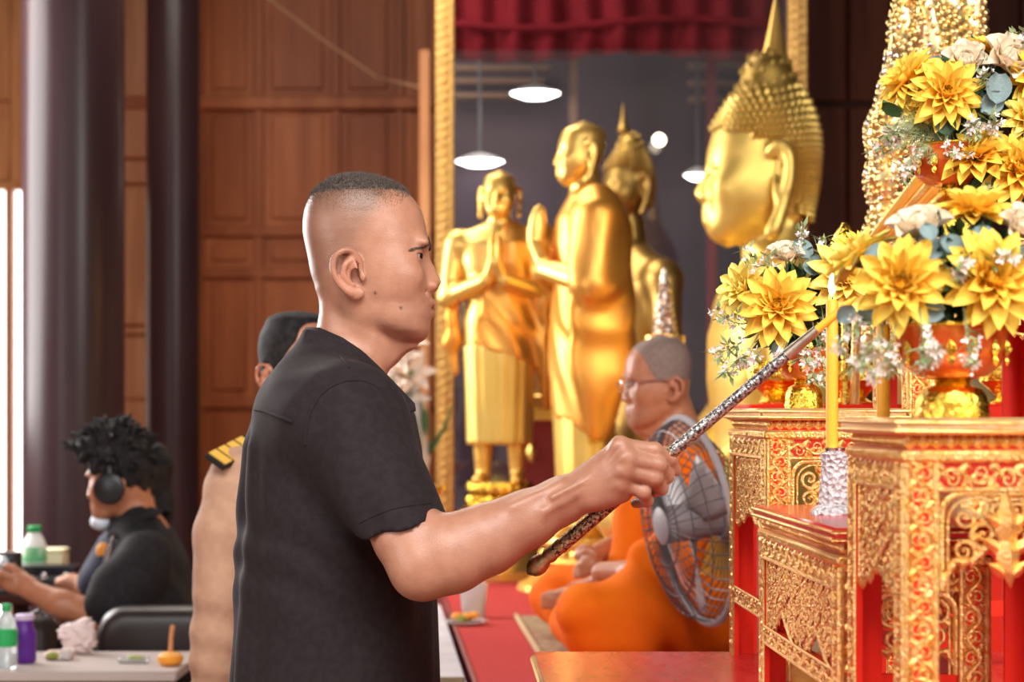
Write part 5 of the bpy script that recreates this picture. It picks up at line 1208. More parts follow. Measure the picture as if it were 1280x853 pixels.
mk = lambda L: ~((L[:, 0] > hx(424)) & (L[:, 2] < hz(282)) & (np.abs(L[:, 1]) > 40 * HU)) & (L[:, 2] > np.interp(L[:, 0], [hx(372), hx(428), hx(462), hx(505), hx(532)], [hz(395), hz(385), hz(285), hz(268), hz(262)]))
def hair_cap(parent, o, R, sc, h, m):
    c = Fig(o, R, sc); c.loft([(a, b + .012, cc - .016, d + .014, e) for a, b, cc, d, e in rows_u(BUD_ROWS)], k=.02, p=2.2, smooth=3)
    c.ell((hx(445), 0, hz(176)), (36 * U, 42 * U, 32 * U), k=.1)
    c.loft([(hz(262), hx(500), hx(372), 66 * U), (hz(300), hx(470), hx(371), 70 * U), (hz(340), hx(440), hx(374), 66 * U), (hz(395), hx(420), hx(384), 52 * U)], k=.03, p=2.2)
    n1 = (np.array(R) @ np.array([.25, 0, -1])).astype(np.float32); n2 = (np.array(R) @ np.array([1, 0, 0])).astype(np.float32); n3 = (np.array(R) @ np.array([-.2, 0, -1])).astype(np.float32)
    p1, p2, p3 = [c.w(q).astype(np.float32) for q in ((hx(520), 0, hz(263)), (hx(434), 0, 0), (hx(400), 0, hz(385)))]
    c.add(lambda Q: np.maximum(np.minimum((Q - p1) @ n1, (Q - p2) @ n2), (Q - p3) @ n3), p1, 1e6, .002, 'i')
    sdf_obj('hair_cap', c, np.array(o) - sc * .75, np.array(o) + sc * 1.05, h, m, parent); c.ops.pop(); return c
cap = hair_cap(bud, Bo, BR, BS, .011, M['gold_cap'])
curls(cap, bud, Bo, BR, BS, .0098, mk, 1700, M['gold_curl'])
spire(bud, P(967, 112, YB), 118 * kb, 21 * kb, M['gold'], tilt=.03)
# robe sash over the left shoulder
sash = Fig((Bo[0] + .015, YB, .98), BR, 1.0)
lotus_base(bud, Bo[0] + .02, YB + .05, .79, .985, .40, M['gold'])

# --- robed standing disciples, palms together
def disciple(name, label, px, pyhead, pyfeet, Y, yaw, bare_legs, group, sc_head=1.0, zbase=.79):
    k = Y / F; H_ = (pyfeet - pyhead) * k; o = P(px, pyfeet, Y); t = thing('standing_statue', label, 'statue', (o[0], Y, zbase), 0, group)
    Rz = rotz(yaw); f = Fig(o, Rz, H_)
    hs = .150 * sc_head; ho = np.array((.012, 0, 1 - hs * .575))
    def body(f, g=0.0):
        f.loft([(.13, .062 + g, -.052 - g, .098 + g), (.22, .068 + g, -.058 - g, .098 + g), (.40, .078 + g, -.066 - g, .108 + g), (.52, .076 + g, -.070 - g, .115 + g), (.60, .066 + g, -.062 - g, .100 + g), (.70, .076 + g, -.066 - g, .122 + g), (.77, .070 + g, -.066 - g, .135 + g), (.815, .045 + g, -.055 - g, .105 + g), (.84, .025 + g, -.04 - g, .05 + g)], k=.02, p=2.2)
    body(f)
    f.cone((0, 0, .80), (.004, 0, .88), .042, .036, k=.02)
    for s in (-1, 1):
        f.chain([(0, s * .055, .14), (0, s * .056, .03)], [.034, .024], k=.01); f.cone((-.012, s * .056, .014), (.075, s * .062, .012), .020, .018, k=.012)
        f.ell((0, s * .132, .775), (.045, .04, .045), k=.03)
        f.chain([(0, s * .145, .765), (.015, s * .165, .60), (.105, s * .035, .645)], [.040, .034, .024], k=.02)
        f.chain([(.105, s * .026, .645), (.125, s * .010, .70)], [.020, .017], k=.012); f.ell((.122, s * .011, .742), (.021, .011, .062), R=roty(-.10), k=.006)
        f.cone((.118, s * .012, .67), (.100, s * .010, .71), .010, .008, k=.006)
    f.frame(o + H_ * (Rz @ ho), Rz, H_ * hs); add_head(f, BUD_ROWS[2:] if False else [(212, 452, 436, 8, 445)] + [r for r in BUD_ROWS if r[0] > 216], ears='long', brow=False, p=2.2)
    f.frame()
    fo = sdf_obj('figure', f, o - np.array([.30, .30, .06]) * H_ / 1.0, o + np.array([.30, .30, 1.05]) * H_, .0062 * H_ / 1.1, M['gold'], t)
    # robe: over the left shoulder, hanging from the left arm almost to the hem
    r = Fig(o, Rz, H_); body(r, .010)
    r.ell((0, .135, .76), (.060, .056, .080), k=.03); r.cone((0, .148, .76), (.018, .170, .61), .052, .050, k=.03)
    r.plane((0, -.02, .70), (0, -.72, .20), k=.004)
    r.plane((0, 0, .42 if bare_legs else .30), (0, -.30, -1), k=.004)
    r.ell((.002, .150, .50), (.074 if not bare_legs else .05, .030, .27), k=.05); r.cone((-.05, .10, .72), (-.055, .13, .40), .035, .03, k=.05)
    r.chain([(-.01, -.155, .60), (-.03, -.160, .46), (-.03, -.150, .36)], [.020, .026, .012], k=.03) if bare_legs else None
    _e = r.eval
    def pleat(Qp, cull=None):
        d = _e(Qp, cull); q = ((np.asarray(Qp, np.float32) - o) @ Rz) / H_
        return d + (.0030 * np.sin(95 * (q[:, 1] * .8 + q[:, 2] * .35) + 2 * np.sin(12 * q[:, 2]))).astype(np.float32) * H_
    r.eval = pleat
    sdf_obj('robe', r, o - np.array([.30, .30, .0]) * H_, o + np.array([.30, .30, .95]) * H_, .0068 * H_ / 1.1, M['gold_robe'], t)
    # lower skirt with fine folds
    sk = Fig(o, Rz, H_); sk.loft([(.125, .070, -.060, .108), (.30, .078, -.068, .112), (.44, .084, -.074, .118)], k=.01, p=2.2)
    _k = sk.eval
    sk.eval = lambda Qp, cull=None: _k(Qp, cull) + (.0016 * np.sin(np.arctan2(((np.asarray(Qp, np.float32) - o) @ Rz)[:, 1], ((np.asarray(Qp, np.float32) - o) @ Rz)[:, 0]) * 17)).astype(np.float32) * H_
    sdf_obj('skirt', sk, o - np.array([.2, .2, 0]) * H_, o + np.array([.2, .2, .5]) * H_, .0068 * H_ / 1.1, M['gold_pale'], t)
    return t, o, H_, f, ho, hs, Rz
t, o, H_, *_ = disciple('standing_statue', 'smaller golden standing monk statue facing forward, palms together, left of the pair', 625, 216, 604, 7.5, RAD(-97), True, 'standing golden disciples')
lotus_base(t, o[0], 7.5, o[2] - .10, o[2] + .004, .115, M['gold_bright']); 
obj('plinth', MB().lathe([(.17, 0), (.17, .03), (.15, .05), (.13, o[2] - .10 - .79 - .03), (.15, o[2] - .10 - .79)], (o[0], 7.5, .79), n=8), M['gold'], t)
t, o, H_, *_ = disciple('standing_statue', 'tall golden standing monk statue in profile with praying hands, right of the pair', 733, 155, 672, 7.05, RAD(-170), False, 'standing golden disciples')
lotus_base(t, o[0], 7.05, o[2] - .09, o[2] + .004, .155, M['gold'])
obj('plinth', MB().lathe([(.24, 0), (.235, .02), (.20, (o[2] - .09 - .79) * .4), (.16, (o[2] - .09 - .79))], (o[0], 7.05, .79), n=40), M['gold'], t)

# --- crowned, curled Buddha behind the pair
YS = 8.25; ks = YS / F; So = P(784, 240, YS); SR = rotz(RAD(-150)); SS = 78 * ks
sb = thing('standing_buddha_statue', 'dull gold Buddha with spiky curls and thin spire behind the tall standing monk', 'statue', (So[0], YS, .79))
f = Fig(So, SR, SS); add_head(f, BUD_ROWS, ears='long', brow=False, p=2.2)
f.ell((hx(445), 0, hz(176)), (36 * U, 42 * U, 34 * U), k=.1)
f.frame(So, SR, 1.0)
f.cone((-.01, 0, -.12), (-.02, 0, -.26), .06, .07, k=.04)
f.loft([(-1.2, .12, -.12, .20), (-.95, .14, -.13, .22), (-.72, .13, -.12, .19), (-.52, .14, -.13, .23), (-.38, .13, -.13, .26), (-.28, .08, -.10, .20), (-.22, .05, -.07, .10)], k=.03, p=2.2)
for s in (-1, 1):
    f.ell((0, s * .25, -.36), (.08, .07, .08), k=.05); f.chain([(0, s * .27, -.38), (.02, s * .31, -.66), (.16, s * .24, -.80)], [.068, .058, .045], k=.04)
f.frame()
sdf_obj('figure', f, So - np.array([.45, .45, 1.25]), So + np.array([.45, .45, .35]), .012, M['gold_dark'], sb)
cap = hair_cap(sb, So, SR, SS, .010, M['gold_cap'])
curls(cap, sb, So, SR, SS, .0068, lambda L: (L[:, 2] > np.interp(L[:, 0], [hx(372), hx(428), hx(462), hx(505), hx(532)], [hz(395), hz(385), hz(285), hz(268), hz(262)])), 1300, M['gold_dark'])
spire(sb, P(779, 172, YS), 44 * ks, 7 * ks, M['gold_dark'])
obj('pedestal', MB().lathe([(.20, 0), (.20, .06), (.17, .1), (.17, So[2] - 1.2 - .79)], (So[0], YS, .79), n=28), M['gold_dark'], sb)

# --- jewelled spire behind the seated monk
Yj = 5.62; kj = Yj / F; jo = P(831, 420, Yj)
js = thing('jewelled_spire', 'sparkling tiered silver and gold spire rising behind the seated monk', 'ornament', (jo[0], Yj, .79))
prof = []; hh = 86 * kj; n = 11
for i in range(n):
    r = 13.5 * kj * (1 - i / n) ** .75 + .002; z = jo[2] + hh * i / n; prof += [(r, z), (r * 1.12, z + hh / n * .35), (r * .78, z + hh / n * .8)]
prof += [(.001, jo[2] + hh)]
obj('spire', MB().lathe(prof, (jo[0], Yj, 0), n=20, ribs=6, ribamp=.08), M['sparkle'], js, smooth=20)
obj('stand', MB().lathe([(.08, 0), (.08, .05), (.06, .10), (.055, .3), (.08, .36), (.05, .42), (.055, jo[2] - .79)], (jo[0], Yj, .79), n=24), M['gold'], js)
# rounded gilt vessels that gleam around the seated monk and behind the stands
def vessel(px, py, Y, r, h_, label, m='gold_bright'):
    c = P(px, py, Y); o = obj('gilt_bowl', MB().lathe([(r * .6, 0), (r * .62, h_ * .06), (r * .4, h_ * .16), (r * .5, h_ * .26), (r * .95, h_ * .55), (r, h_ * .8), (r * .92, h_), (r * .85, h_), (r * .8, h_ * .6), (r * .2, h_ * .4)], (c[0], Y, c[2]), n=32), M[m]); return tag(o, label, 'bowl')
for px, lab in ((972, 'gilt bowl behind the left rear stand, left of the candle'), (1066, 'gilt bowl in the gap between the two candles'), (1262, 'gilt bowl behind the large orange bowl at the right edge')):
    Yv = 3.60; zt = P(px, 512, Yv)[2]
    vessel(px, 506, Yv, .055, .075, lab)
sh = thing('side_table', 'long dark table behind the stands holding gilt bowls', 'table', (.75, 3.62, 0))
zt = P(0, 506, 3.6)[2]
obj('tabletop', MB().box((.40, 3.45, zt - .03), (1.4, 3.80, zt), ch=.005), M['red_lacquer'], sh)
for x, y in ((.42, 3.47), (1.33, 3.47), (.42, 3.73), (1.33, 3.73)): obj('leg', MB().box((x, y, 0), (x + .05, y + .05, zt - .03), ch=.005), M['red_lacquer'], sh)

# --- many-headed gilt serpent behind the highest flowers
YN = 3.95; kn_ = YN / F
ng = thing('naga_statue', 'glittering gilt scaly serpent with many necks behind the highest flowers', 'statue', (P(1160, 0, YN)[0], YN, 0))
f = Fig()
NK = lambda px, py, dy=0: P(px, py, YN + dy)
f.chain([NK(1104, 300), NK(1106, 225), NK(1116, 165), NK(1140, 115), NK(1164, 70), NK(1168, 40)], [14 * kn_, 20 * kn_, 29 * kn_, 36 * kn_, 38 * kn_, 36 * kn_], k=.03)
f.chain([NK(1190, 130, .03), NK(1200, 70, .03)], [50 * kn_, 34 * kn_], k=.04)
f.chain([NK(1130, 90), NK(1128, 30), NK(1136, -30), NK(1128, -80)], [24 * kn_, 15 * kn_, 13 * kn_, 15 * kn_], k=.012)
f.chain([NK(1166, 60, -.04), NK(1160, 15, -.05), NK(1158, -40, -.05)], [22 * kn_, 13 * kn_, 12 * kn_], k=.012)
f.chain([NK(1205, 90), NK(1194, 20), NK(1180, -50)], [26 * kn_, 18 * kn_, 17 * kn_], k=.012)
f.chain([NK(1218, 90), NK(1216, 20), NK(1222, -60)], [20 * kn_, 15 * kn_, 14 * kn_], k=.012)
f.chain([NK(1100, 300), NK(1120, 420), NK(1180, 520), NK(1190, 640)], [16 * kn_, 40 * kn_, 80 * kn_, 90 * kn_], k=.05)
nb = sdf_obj('body', f, (.55, YN - .25, 1.12), (1.2, YN + .25, 2.32), .007, M['scale_gold'], ng)
me = nb.data; vs = np.empty(len(me.vertices) * 3, np.float32); me.vertices.foreach_get('co', vs); vs = vs.reshape(-1, 3) + np.array(ng.location); ns = np.empty(len(me.vertices) * 3, np.float32); me.vertices.foreach_get('normal', ns); ns = ns.reshape(-1, 3)
taken = {}; mb = MB(); g = .0105
for i in RNG.permutation(np.where((ns[:, 1] < .35) & (vs[:, 2] > 1.55))[0]):
    p = vs[i]; key = tuple((p / g).astype(int))
    if any((key[0] + a, key[1] + b, key[2] + c) in taken and np.linalg.norm(taken[(key[0] + a, key[1] + b, key[2] + c)] - p) < g for a in (-1, 0, 1) for b in (-1, 0, 1) for c in (-1, 0, 1)): continue
    taken[key] = p; B_ = frame_from(ns[i] + np.array([0, 0, .35])); r = g * .62; k = 6; V = []
    for r_, z_ in ((1, -.2), (.75, .5), (.25, .85)):
        for j in range(k): V.append(p + B_ @ np.array([r * r_ * math.cos(2 * math.pi * j / k), r * r_ * 1.15 * math.sin(2 * math.pi * j / k), r * z_]))
    mb.add(V, [(a * k + j, a * k + (j + 1) % k, (a + 1) * k + (j + 1) % k, (a + 1) * k + j) for a in range(2) for j in range(k)] + [tuple(2 * k + j for j in range(k))], 1 if RNG.random() < .05 else 0)
obj('scales', mb, [M['scale_gold'], M['mirror_bit']], ng, kind='stuff')
obj('pedestal', MB().box((P(1100, 0, YN)[0], YN - .15, 0), (P(1290, 0, YN)[0], YN + .2, 1.2), ch=.01), M['red_lacquer'], ng)
# fluted gilt fan leaning under the serpent, its ribs fanning to the upper right
fn_ = thing('gilt_fan', 'slanting fluted gold and orange fan between the two right-hand flower arrangements', 'fan', tuple(P(1085, 330, 3.45)))
for i in range(9):
    a = P(1075 + i * 4, 318 + i * 2.5, 3.45 + i * .002); b = P(1165 + i * 6, 205 + i * 11, 3.42 + i * .004)
    obj('rib', MB().tube([a, a * .6 + b * .4, b], [.006, .009, .0115], n=8), M['gold_leaf'] if i % 2 else M['gold_robe'], fn_)
obj('handle', MB().tube([P(1085, 330, 3.46), P(1072, 360, 3.46), P(1068, 512, 3.47)], [.010, .008, .008], n=8), M['gold_leaf'], fn_)
bd = obj('gilt_bud', MB().lathe([(.012, 0), (.022, .012), (.024, .03), (.016, .05), (.004, .068)], P(1056, 328, 3.52), n=16, ribs=8, ribamp=.06).tube([P(1056, 328, 3.52), P(1056, 506, 3.52)], .006, n=8), M['gold_bright']); tag(bd, 'gleaming gilt bud on a stem above the candle flame', 'ornament')

# --- small altar between the two standing statues
YA = 7.86; ka = YA / F; ao = P(700, 510, YA)
al = thing('small_altar', 'small maroon and gilt altar table between the two standing statues', 'altar', (ao[0], YA, .79))
x0, x1 = P(655, 0, YA)[0], P(745, 0, YA)[0]; zt = ao[2]
obj('tabletop', MB().box((x0 - .02, YA - .13, zt), (x1 + .02, YA + .13, zt + .05), ch=.008), M['gold_dark'], al)
obj('moulding', MB().box((x0, YA - .125, zt - .05), (x1, YA + .125, zt), ch=.006), M['gold_pale'], al)
bx = obj('front_panel', MB().box((x0, YA - .12, .80), (x1, YA + .12, zt - .045)), M['maroon'], al)
for px in (664, 700, 736):
    for py in (565, 620, 675):
        c = Carver(P(px, py, YA - .121), (1, 0, 0), (0, 0, 1), (0, -1, 0)); c.leaf((0, 0), .055, math.pi / 2, .7); c.leaf((0, -.01), .055, -math.pi / 2, .7)
        obj('lozenge', c.mb, M['gold_pale'], bx)
def small(nm, mb, m, lab, cat): return tag(obj(nm, mb, M[m]), lab, cat)
zt += .05
small('silver_jar', MB().lathe([(.035, 0), (.045, .02), (.045, .10), (.03, .13), (.038, .16), (.01, .19)], (P(672, 0, YA)[0], YA - .02, zt), n=20), 'silver', 'bright silver jar on the small altar, left one', 'jar')
small('glass_jar', MB().lathe([(.04, 0), (.042, .10), (.035, .12), (.036, .14)], (P(702, 0, YA)[0], YA - .03, zt), n=20), 'clear_plastic', 'clear glass jar on the small altar beside the silver jar', 'jar')
# ================================================================== THE SEATED MONK
YM = 5.2; km = YM / F
monk = thing('person', 'monk in orange robe and thin glasses sitting cross-legged on the platform', 'person', tuple(P(850, 0, YM)[:2]) + (.80,))
K_ = lambda px, py, dy=0.0: P(px, py, YM + dy)
mo = K_(826, 485); mR = rotz(RAD(190)) @ roty(RAD(7)); ms = 111 * km
f = Fig(mo, mR, ms); add_head(f); f.frame()
f.chain([K_(840, 512), K_(848, 545), K_(852, 590)], [.052, .056, .09], k=.03)
f.cone(K_(806, 528), K_(838, 545), .03, .045, k=.04)
f.chain([K_(852, 590), K_(862, 606, -.17), K_(848, 716, -.23), K_(800, 718, -.20), K_(752, 716, -.12)], [.08, .055, .045, .036, .026], k=.03)
f.chain([K_(852, 590), K_(826, 604, .17), K_(806, 668, .22), K_(744, 694, .06)], [.08, .055, .040, .026], k=.03)
f.ell(K_(738, 706, -.05), (.034, .030, .022), k=.02); f.ell(K_(732, 693, .0), (.030, .026, .026), k=.02)
for i in range(4): f.chain([K_(742 - 2 * i, 700 + 5 * i, -.07), K_(728, 704 + 5 * i, -.055), K_(720, 712 + 3 * i, -.02)], [.0095, .009, .007], k=.004)
f.chain([K_(744, 694, -.07), K_(732, 690, -.05), K_(724, 694, -.02)], [.011, .010, .008], k=.005)
for dy, px, py in ((-.10, 745, 740), (.10, 712, 752)):
    f.chain([K_(px + 40, py - 2, dy), K_(px, py, dy), K_(px - 24, py - 3, dy)], [.030, .034, .022], k=.02)
    for i in range(5): f.cone(K_(px - 22, py - 6 + 3 * i, dy - .012), K_(px - 33, py - 7 + 3.5 * i, dy - .014), .0085, .007, k=.004)
sdf_obj('body', f, (mo[0] - .36, YM - .36, .84), (mo[0] + .2, YM + .36, 1.62), .0055, M['skin'], monk, skin_colors(mo, mR, ms, base=(0.44, 0.175, 0.090), hairfade=.0))
add_eyes(monk, mo, mR, ms)
h = Fig(mo, mR, ms); h.loft([(a + (.006 if a > .5 else 0), b + .004, c - .004, d_ + .004, e) for a, b, c, d_, e in rows_u(MAN_ROWS)], k=.01, p=2.25)
h.plane((hx(450), 0, hz(330)), (.0, 0, -1), k=.02); h.plane((hx(505), 0, hz(262)), (1, 0, -.35), k=.02); h.plane((hx(478), 0, hz(300)), (1, 0, .1), k=.05) if False else None
stub = mat('hair_stubble', (0.20, 0.13, 0.11), 0.7, col2=(0.24, 0.165, 0.14), vscale=120, bump=0.2, bscale=400)
sdf_obj('hair', h, mo - .16, mo + .16, .005, stub, monk)
g = MB(); W = lambda x, y, z: mo + ms * (mR @ np.array([hx(x), y * HU, hz(z)]))
for s in (-1, 1):
    g.tube([W(543 + 8 * math.cos(a) * .2, s * (31 + 17 * math.cos(a)), 326 + 13 * math.sin(a)) for a in np.linspace(0, 2 * math.pi, 25)[:-1]], .0016, n=6, closed=True)
    g.tube([W(541, s * 48, 320), W(520, s * 66, 318), W(470, s * 76, 320), W(452, s * 76, 326)], .0022, n=6)
g.tube([W(545, -14, 322), W(548, 0, 319), W(545, 14, 322)], .0014, n=6)
obj('glasses', g, M['specs'], monk)
r = Fig((0, YM, 0)); 
r.loft([(P(0, py, YM)[2], K_(a, 0)[0], K_(b, 0)[0], w_) for py, a, b, w_ in ((548, 832, 868, .07), (562, 815, 884, .14), (590, 806, 893, .195), (640, 800, 897, .205), (700, 797, 898, .215), (760, 800, 897, .24), (813, 802, 895, .25))], k=.03, p=2.3)
r.frame()
r.plane(K_(812, 556), (-.55, 0, 1), k=.01)
r.chain([K_(866, 592, -.17), K_(858, 640, -.22), K_(850, 692, -.235)], [.075, .078, .066], k=.04)
r.chain([K_(838, 690, -.24), K_(818, 700, -.22), K_(806, 712, -.19)], [.055, .055, .042], k=.04)
r.chain([K_(824, 600, .16), K_(806, 650, .21), K_(796, 676, .20)], [.072, .068, .052], k=.04)
r.chain([K_(790, 640, .02), K_(786, 700, .0)], [.05, .06], k=.05)
r.chain([K_(862, 776, -.14), K_(800, 772, -.27), K_(738, 772, -.31)], [.12, .098, .078], k=.05)
r.chain([K_(738, 774, -.31), K_(730, 776, -.10), K_(742, 780, .08)], [.078, .066, .055], k=.04)
r.chain([K_(855, 768, .14), K_(760, 748, .30), K_(706, 742, .36)], [.10, .088, .070], k=.05)
r.chain([K_(706, 742, .36), K_(690, 752, .30), K_(704, 770, .22)], [.070, .052, .05], k=.04)
r.chain([K_(835, 788, -.05), K_(770, 790, -.05)], [.10, .08], k=.06)
r.plane((0, 0, .802), (0, 0, -1), k=.004)
r.ell(K_(745, 738, -.06), (.085, .12, .022), k=.02, op='s')
_r = r.eval
def folds(Qp, cull=None):
    d = _r(Qp, cull); q = np.asarray(Qp, np.float32); x, y, z = q[:, 0] - K_(800, 0)[0], q[:, 1] - YM, q[:, 2]
    d = d + .012 * np.sin(30 * (z * .9 + x * .55) + 4 * np.sin(9 * x + 4 * y)) * np.clip((.98 - z) / .1, 0, 1)
    return d + .010 * np.sin(46 * (x * .9 - z * .35 + y * .3) + 3 * np.sin(7 * z)) * np.clip((z - .95) / .1, 0, 1)
r.eval = folds
sdf_obj('robe', r, (K_(640, 0)[0], YM - .5, .79), (K_(925, 0)[0], YM + .55, 1.36), .0062, M['robe'], monk)
mt = MB().prism([(.012, 6.06, .791), (.078, 4.95, .791), (1.1, 5.0, .791), (1.05, 6.1, .791)][::-1], None, (0, 0, .006))
mo_ = obj('floor_mat', mt, M['mat_straw']); tag(mo_, 'woven beige mat under the seated monk', 'mat')
o = obj('binding', MB().tube([(.012, 6.06, .797), (.078, 4.95, .797)], .008, n=8), M['mat_edge'], mo_)

# standing electric fan in front of the monk's back
YF = 4.50; fc = P(867, 651, YF); nv = np.array([-.92, -.27, -.14]); nv /= np.linalg.norm(nv)
fan = thing('electric_fan', 'dark wire-caged electric fan seen edge-on before the monk', 'fan', (fc[0], YF, .79))
B_ = frame_from(nv); Rf = .228
ring = lambda r, off, n=44: [fc + B_ @ np.array([r * math.cos(a), r * math.sin(a), off]) for a in np.linspace(0, 2 * math.pi, n + 1)[:-1]]
obj('guard_ring', MB().tube(ring(Rf, 0), .0085, n=8, closed=True), M['fan_grey'], fan)
g = MB()
for k in range(46):
    a = 2 * math.pi * k / 46; e = np.array([math.cos(a), math.sin(a), 0])
    g.tube([fc + B_ @ (e * .04 + np.array([0, 0, .075])), fc + B_ @ (e * .14 + np.array([0, 0, .068])), fc + B_ @ (e * .21 + np.array([0, 0, .04])), fc + B_ @ (e * Rf)], .0016, n=4, caps=False)
    g.tube([fc + B_ @ (e * .06 + np.array([0, 0, -.075])), fc + B_ @ (e * .16 + np.array([0, 0, -.062])), fc + B_ @ (e * Rf)], .0016, n=4, caps=False)
for r_, o_ in ((.09, .073), (.16, .063), (.205, .042)): g.tube(ring(r_, o_), .0016, n=4, closed=True)
obj('wire_guard', g, M['wire'], fan, kind='stuff')
for k in range(3):
    a0 = 2 * math.pi * k / 3 + .5; G = []
    for i in range(7):
        u = i / 6; rr = .04 + .165 * u; row = []
        for j in range(7):
            v = j / 6 - .5; a = a0 + v * (1.0 - .3 * u); row.append(fc + B_ @ np.array([rr * math.cos(a), rr * math.sin(a), .035 * v + .005]))
        G.append(row)
    o = obj('blade', MB().grid(G), M['blade'], fan); md = o.modifiers.new('thickness', 'SOLIDIFY'); md.thickness = .003
obj('hub', MB().tube([fc + B_ @ np.array([0, 0, .085]), fc + B_ @ np.array([0, 0, .078]), fc + B_ @ np.array([0, 0, -.06])], [.03, .042, .042], n=20), M['fan_grey'], fan)
obj('motor', MB().tube([fc + B_ @ np.array([0, 0, -.055]), fc + B_ @ np.array([0, 0, -.08]), fc + B_ @ np.array([0, 0, -.17]), fc + B_ @ np.array([0, 0, -.19])], [.05, .062, .058, .03], n=20), M['fan_grey'], fan)
px_ = P(903, 0, YF)[0]; bk = fc + B_ @ np.array([0, 0, -.12])
obj('pole', MB().tube([bk, (bk[0], bk[1], bk[2] - .1), (bk[0], bk[1], .83)], .016, n=12), M['fan_grey'], fan)
obj('base', MB().lathe([(.17, 0), (.17, .015), (.10, .03), (.03, .045)], (bk[0], bk[1], .792), n=32), M['fan_grey'], fan)

# ================================================================== OFFICER IN KHAKI BEHIND THE MAN
YK = 4.3; kk = YK / F
off = thing('person', 'person in a khaki uniform with gold-striped shoulder board, mostly hidden behind the man in black', 'person', tuple(P(335, 0, YK)[:2]) + (0,))
O_ = lambda px, py, dy=0.0: P(px, py, YK + dy)
oo = O_(376, 470); oR = rotz(RAD(-46)); os_ = 134 * kk
f = Fig(oo, oR, os_); add_head(f); f.frame()
f.chain([O_(372, 490), O_(350, 560)], [.055, .062], k=.03)
f.chain([O_(350, 560), O_(296, 596, -.17), O_(277, 745, -.21), O_(266, 880, -.19), O_(262, 930, -.19)], [.06, .045, .038, .030, .036], k=.02)
for i in range(4): f.cone(O_(258 + 4 * i, 935, -.21 + .015 * i), O_(258 + 5 * i, 985, -.21 + .012 * i), .010, .008, k=.004)
sdf_obj('body', f, (-.70, YK - .32, .55), (-.22, YK + .22, 1.68), .006, M['skin'], off, skin_colors(oo, oR, os_, base=(0.46, 0.20, 0.115)))
h = Fig(oo, oR, os_); h.loft([(a + (.03 if a > .5 else 0.0), b + .016, c - .03, d_ + .028, e) for a, b, c, d_, e in rows_u(MAN_ROWS)], k=.01, p=2.25)
h.plane((hx(500), 0, hz(286)), (1.55, 0, -1), k=.03); h.plane((hx(430), 0, hz(378)), (-.1, 0, -1), k=.02); h.plane((hx(506), 0, hz(250)), (1, 0, .1), k=.02)
h.ell((hx(443), -80 * HU, hz(347)), (22 * HU, 22 * HU, 33 * HU), k=.02, op='s'); h.ell((hx(443), 80 * HU, hz(347)), (22 * HU, 22 * HU, 33 * HU), k=.02, op='s')
sdf_obj('hair', h, oo - .17, oo + .19, .0045, M['hair_black'], off)
u = Fig((0, YK, 0)); u.loft([(P(0, py, YK)[2], O_(a, 0)[0], O_(b, 0)[0], w_) for py, a, b, w_ in ((528, 372, 338, .065), (545, 384, 312, .11), (562, 396, 292, .155), (590, 404, 280, .19), (680, 408, 276, .195), (853, 408, 274, .19), (980, 410, 272, .19))], k=.03, p=2.4); u.frame()
u.chain([O_(300, 598, -.165), O_(282, 664, -.20), O_(276, 748, -.215)], [.066, .060, .054], k=.025); u.chain([O_(276, 750, -.215), O_(270, 812, -.21), O_(266, 892, -.19)], [.056, .052, .044], k=.008)
u.plane(O_(266, 884, -.19), (-.05, 0, -1), k=.002) if False else None
_u = u.eval
u.eval = lambda Qp, cull=None: _u(Qp, cull) + .003 * np.sin(60 * (np.asarray(Qp, np.float32)[:, 2] + .3 * np.asarray(Qp, np.float32)[:, 0]) + 3 * np.sin(14 * np.asarray(Qp, np.float32)[:, 2]))
sdf_obj('uniform_shirt', u, (-.72, YK - .3, .60), (-.33, YK + .25, 1.42), .006, M['khaki'], off)
tr = Fig(); 
for s in (-1, 1): tr.chain([O_(338, 940, s * .09), O_(338, 1200, s * .10), (O_(334, 0)[0], YK + s * .1, .08)], [.12, .085, .065], k=.03)
sdf_obj('trousers', tr, (-.75, YK - .3, .03), (-.3, YK + .3, .95), .014, M['khaki'], off)
shoes(off, [(O_(338, 0)[0] + .04, YK + s * .1, .045) for s in (-1, 1)])
ea, eb = O_(267, 581, -.235), O_(316, 556, -.13); ud = (eb - ea) / np.linalg.norm(eb - ea); vd = np.cross([0, 0, 1.], ud); vd /= np.linalg.norm(vd); wd = np.cross(ud, vd); L_ = np.linalg.norm(eb - ea)
vd = vd * .85 + np.array([.0, -.0, 0.45]) ; vd /= np.linalg.norm(vd); wd = np.cross(ud, vd)
def slab(u0, u1, h0, h1, wv, sl=0.0): return [ea + ud * (uu + sl * vv) + vd * vv + wd * hh for hh in (h0, h1) for uu, vv in ((u0, -wv), (u1, -wv), (u1, wv), (u0, wv))]
bf = [(0, 3, 2, 1), (4, 5, 6, 7), (0, 1, 5, 4), (1, 2, 6, 5), (2, 3, 7, 6), (3, 0, 4, 7)]
ep = obj('shoulder_board', MB().add(slab(0, L_, .0, .010, .026), bf), M['epaulette_dark'], off, smooth=0)
for i in range(4): obj('gold_stripe', MB().add(slab(.008 + i * L_ * .22, .008 + i * L_ * .22 + L_ * .17, .010, .0125, .024), bf), M['epaulette_gold'], ep, smooth=0)

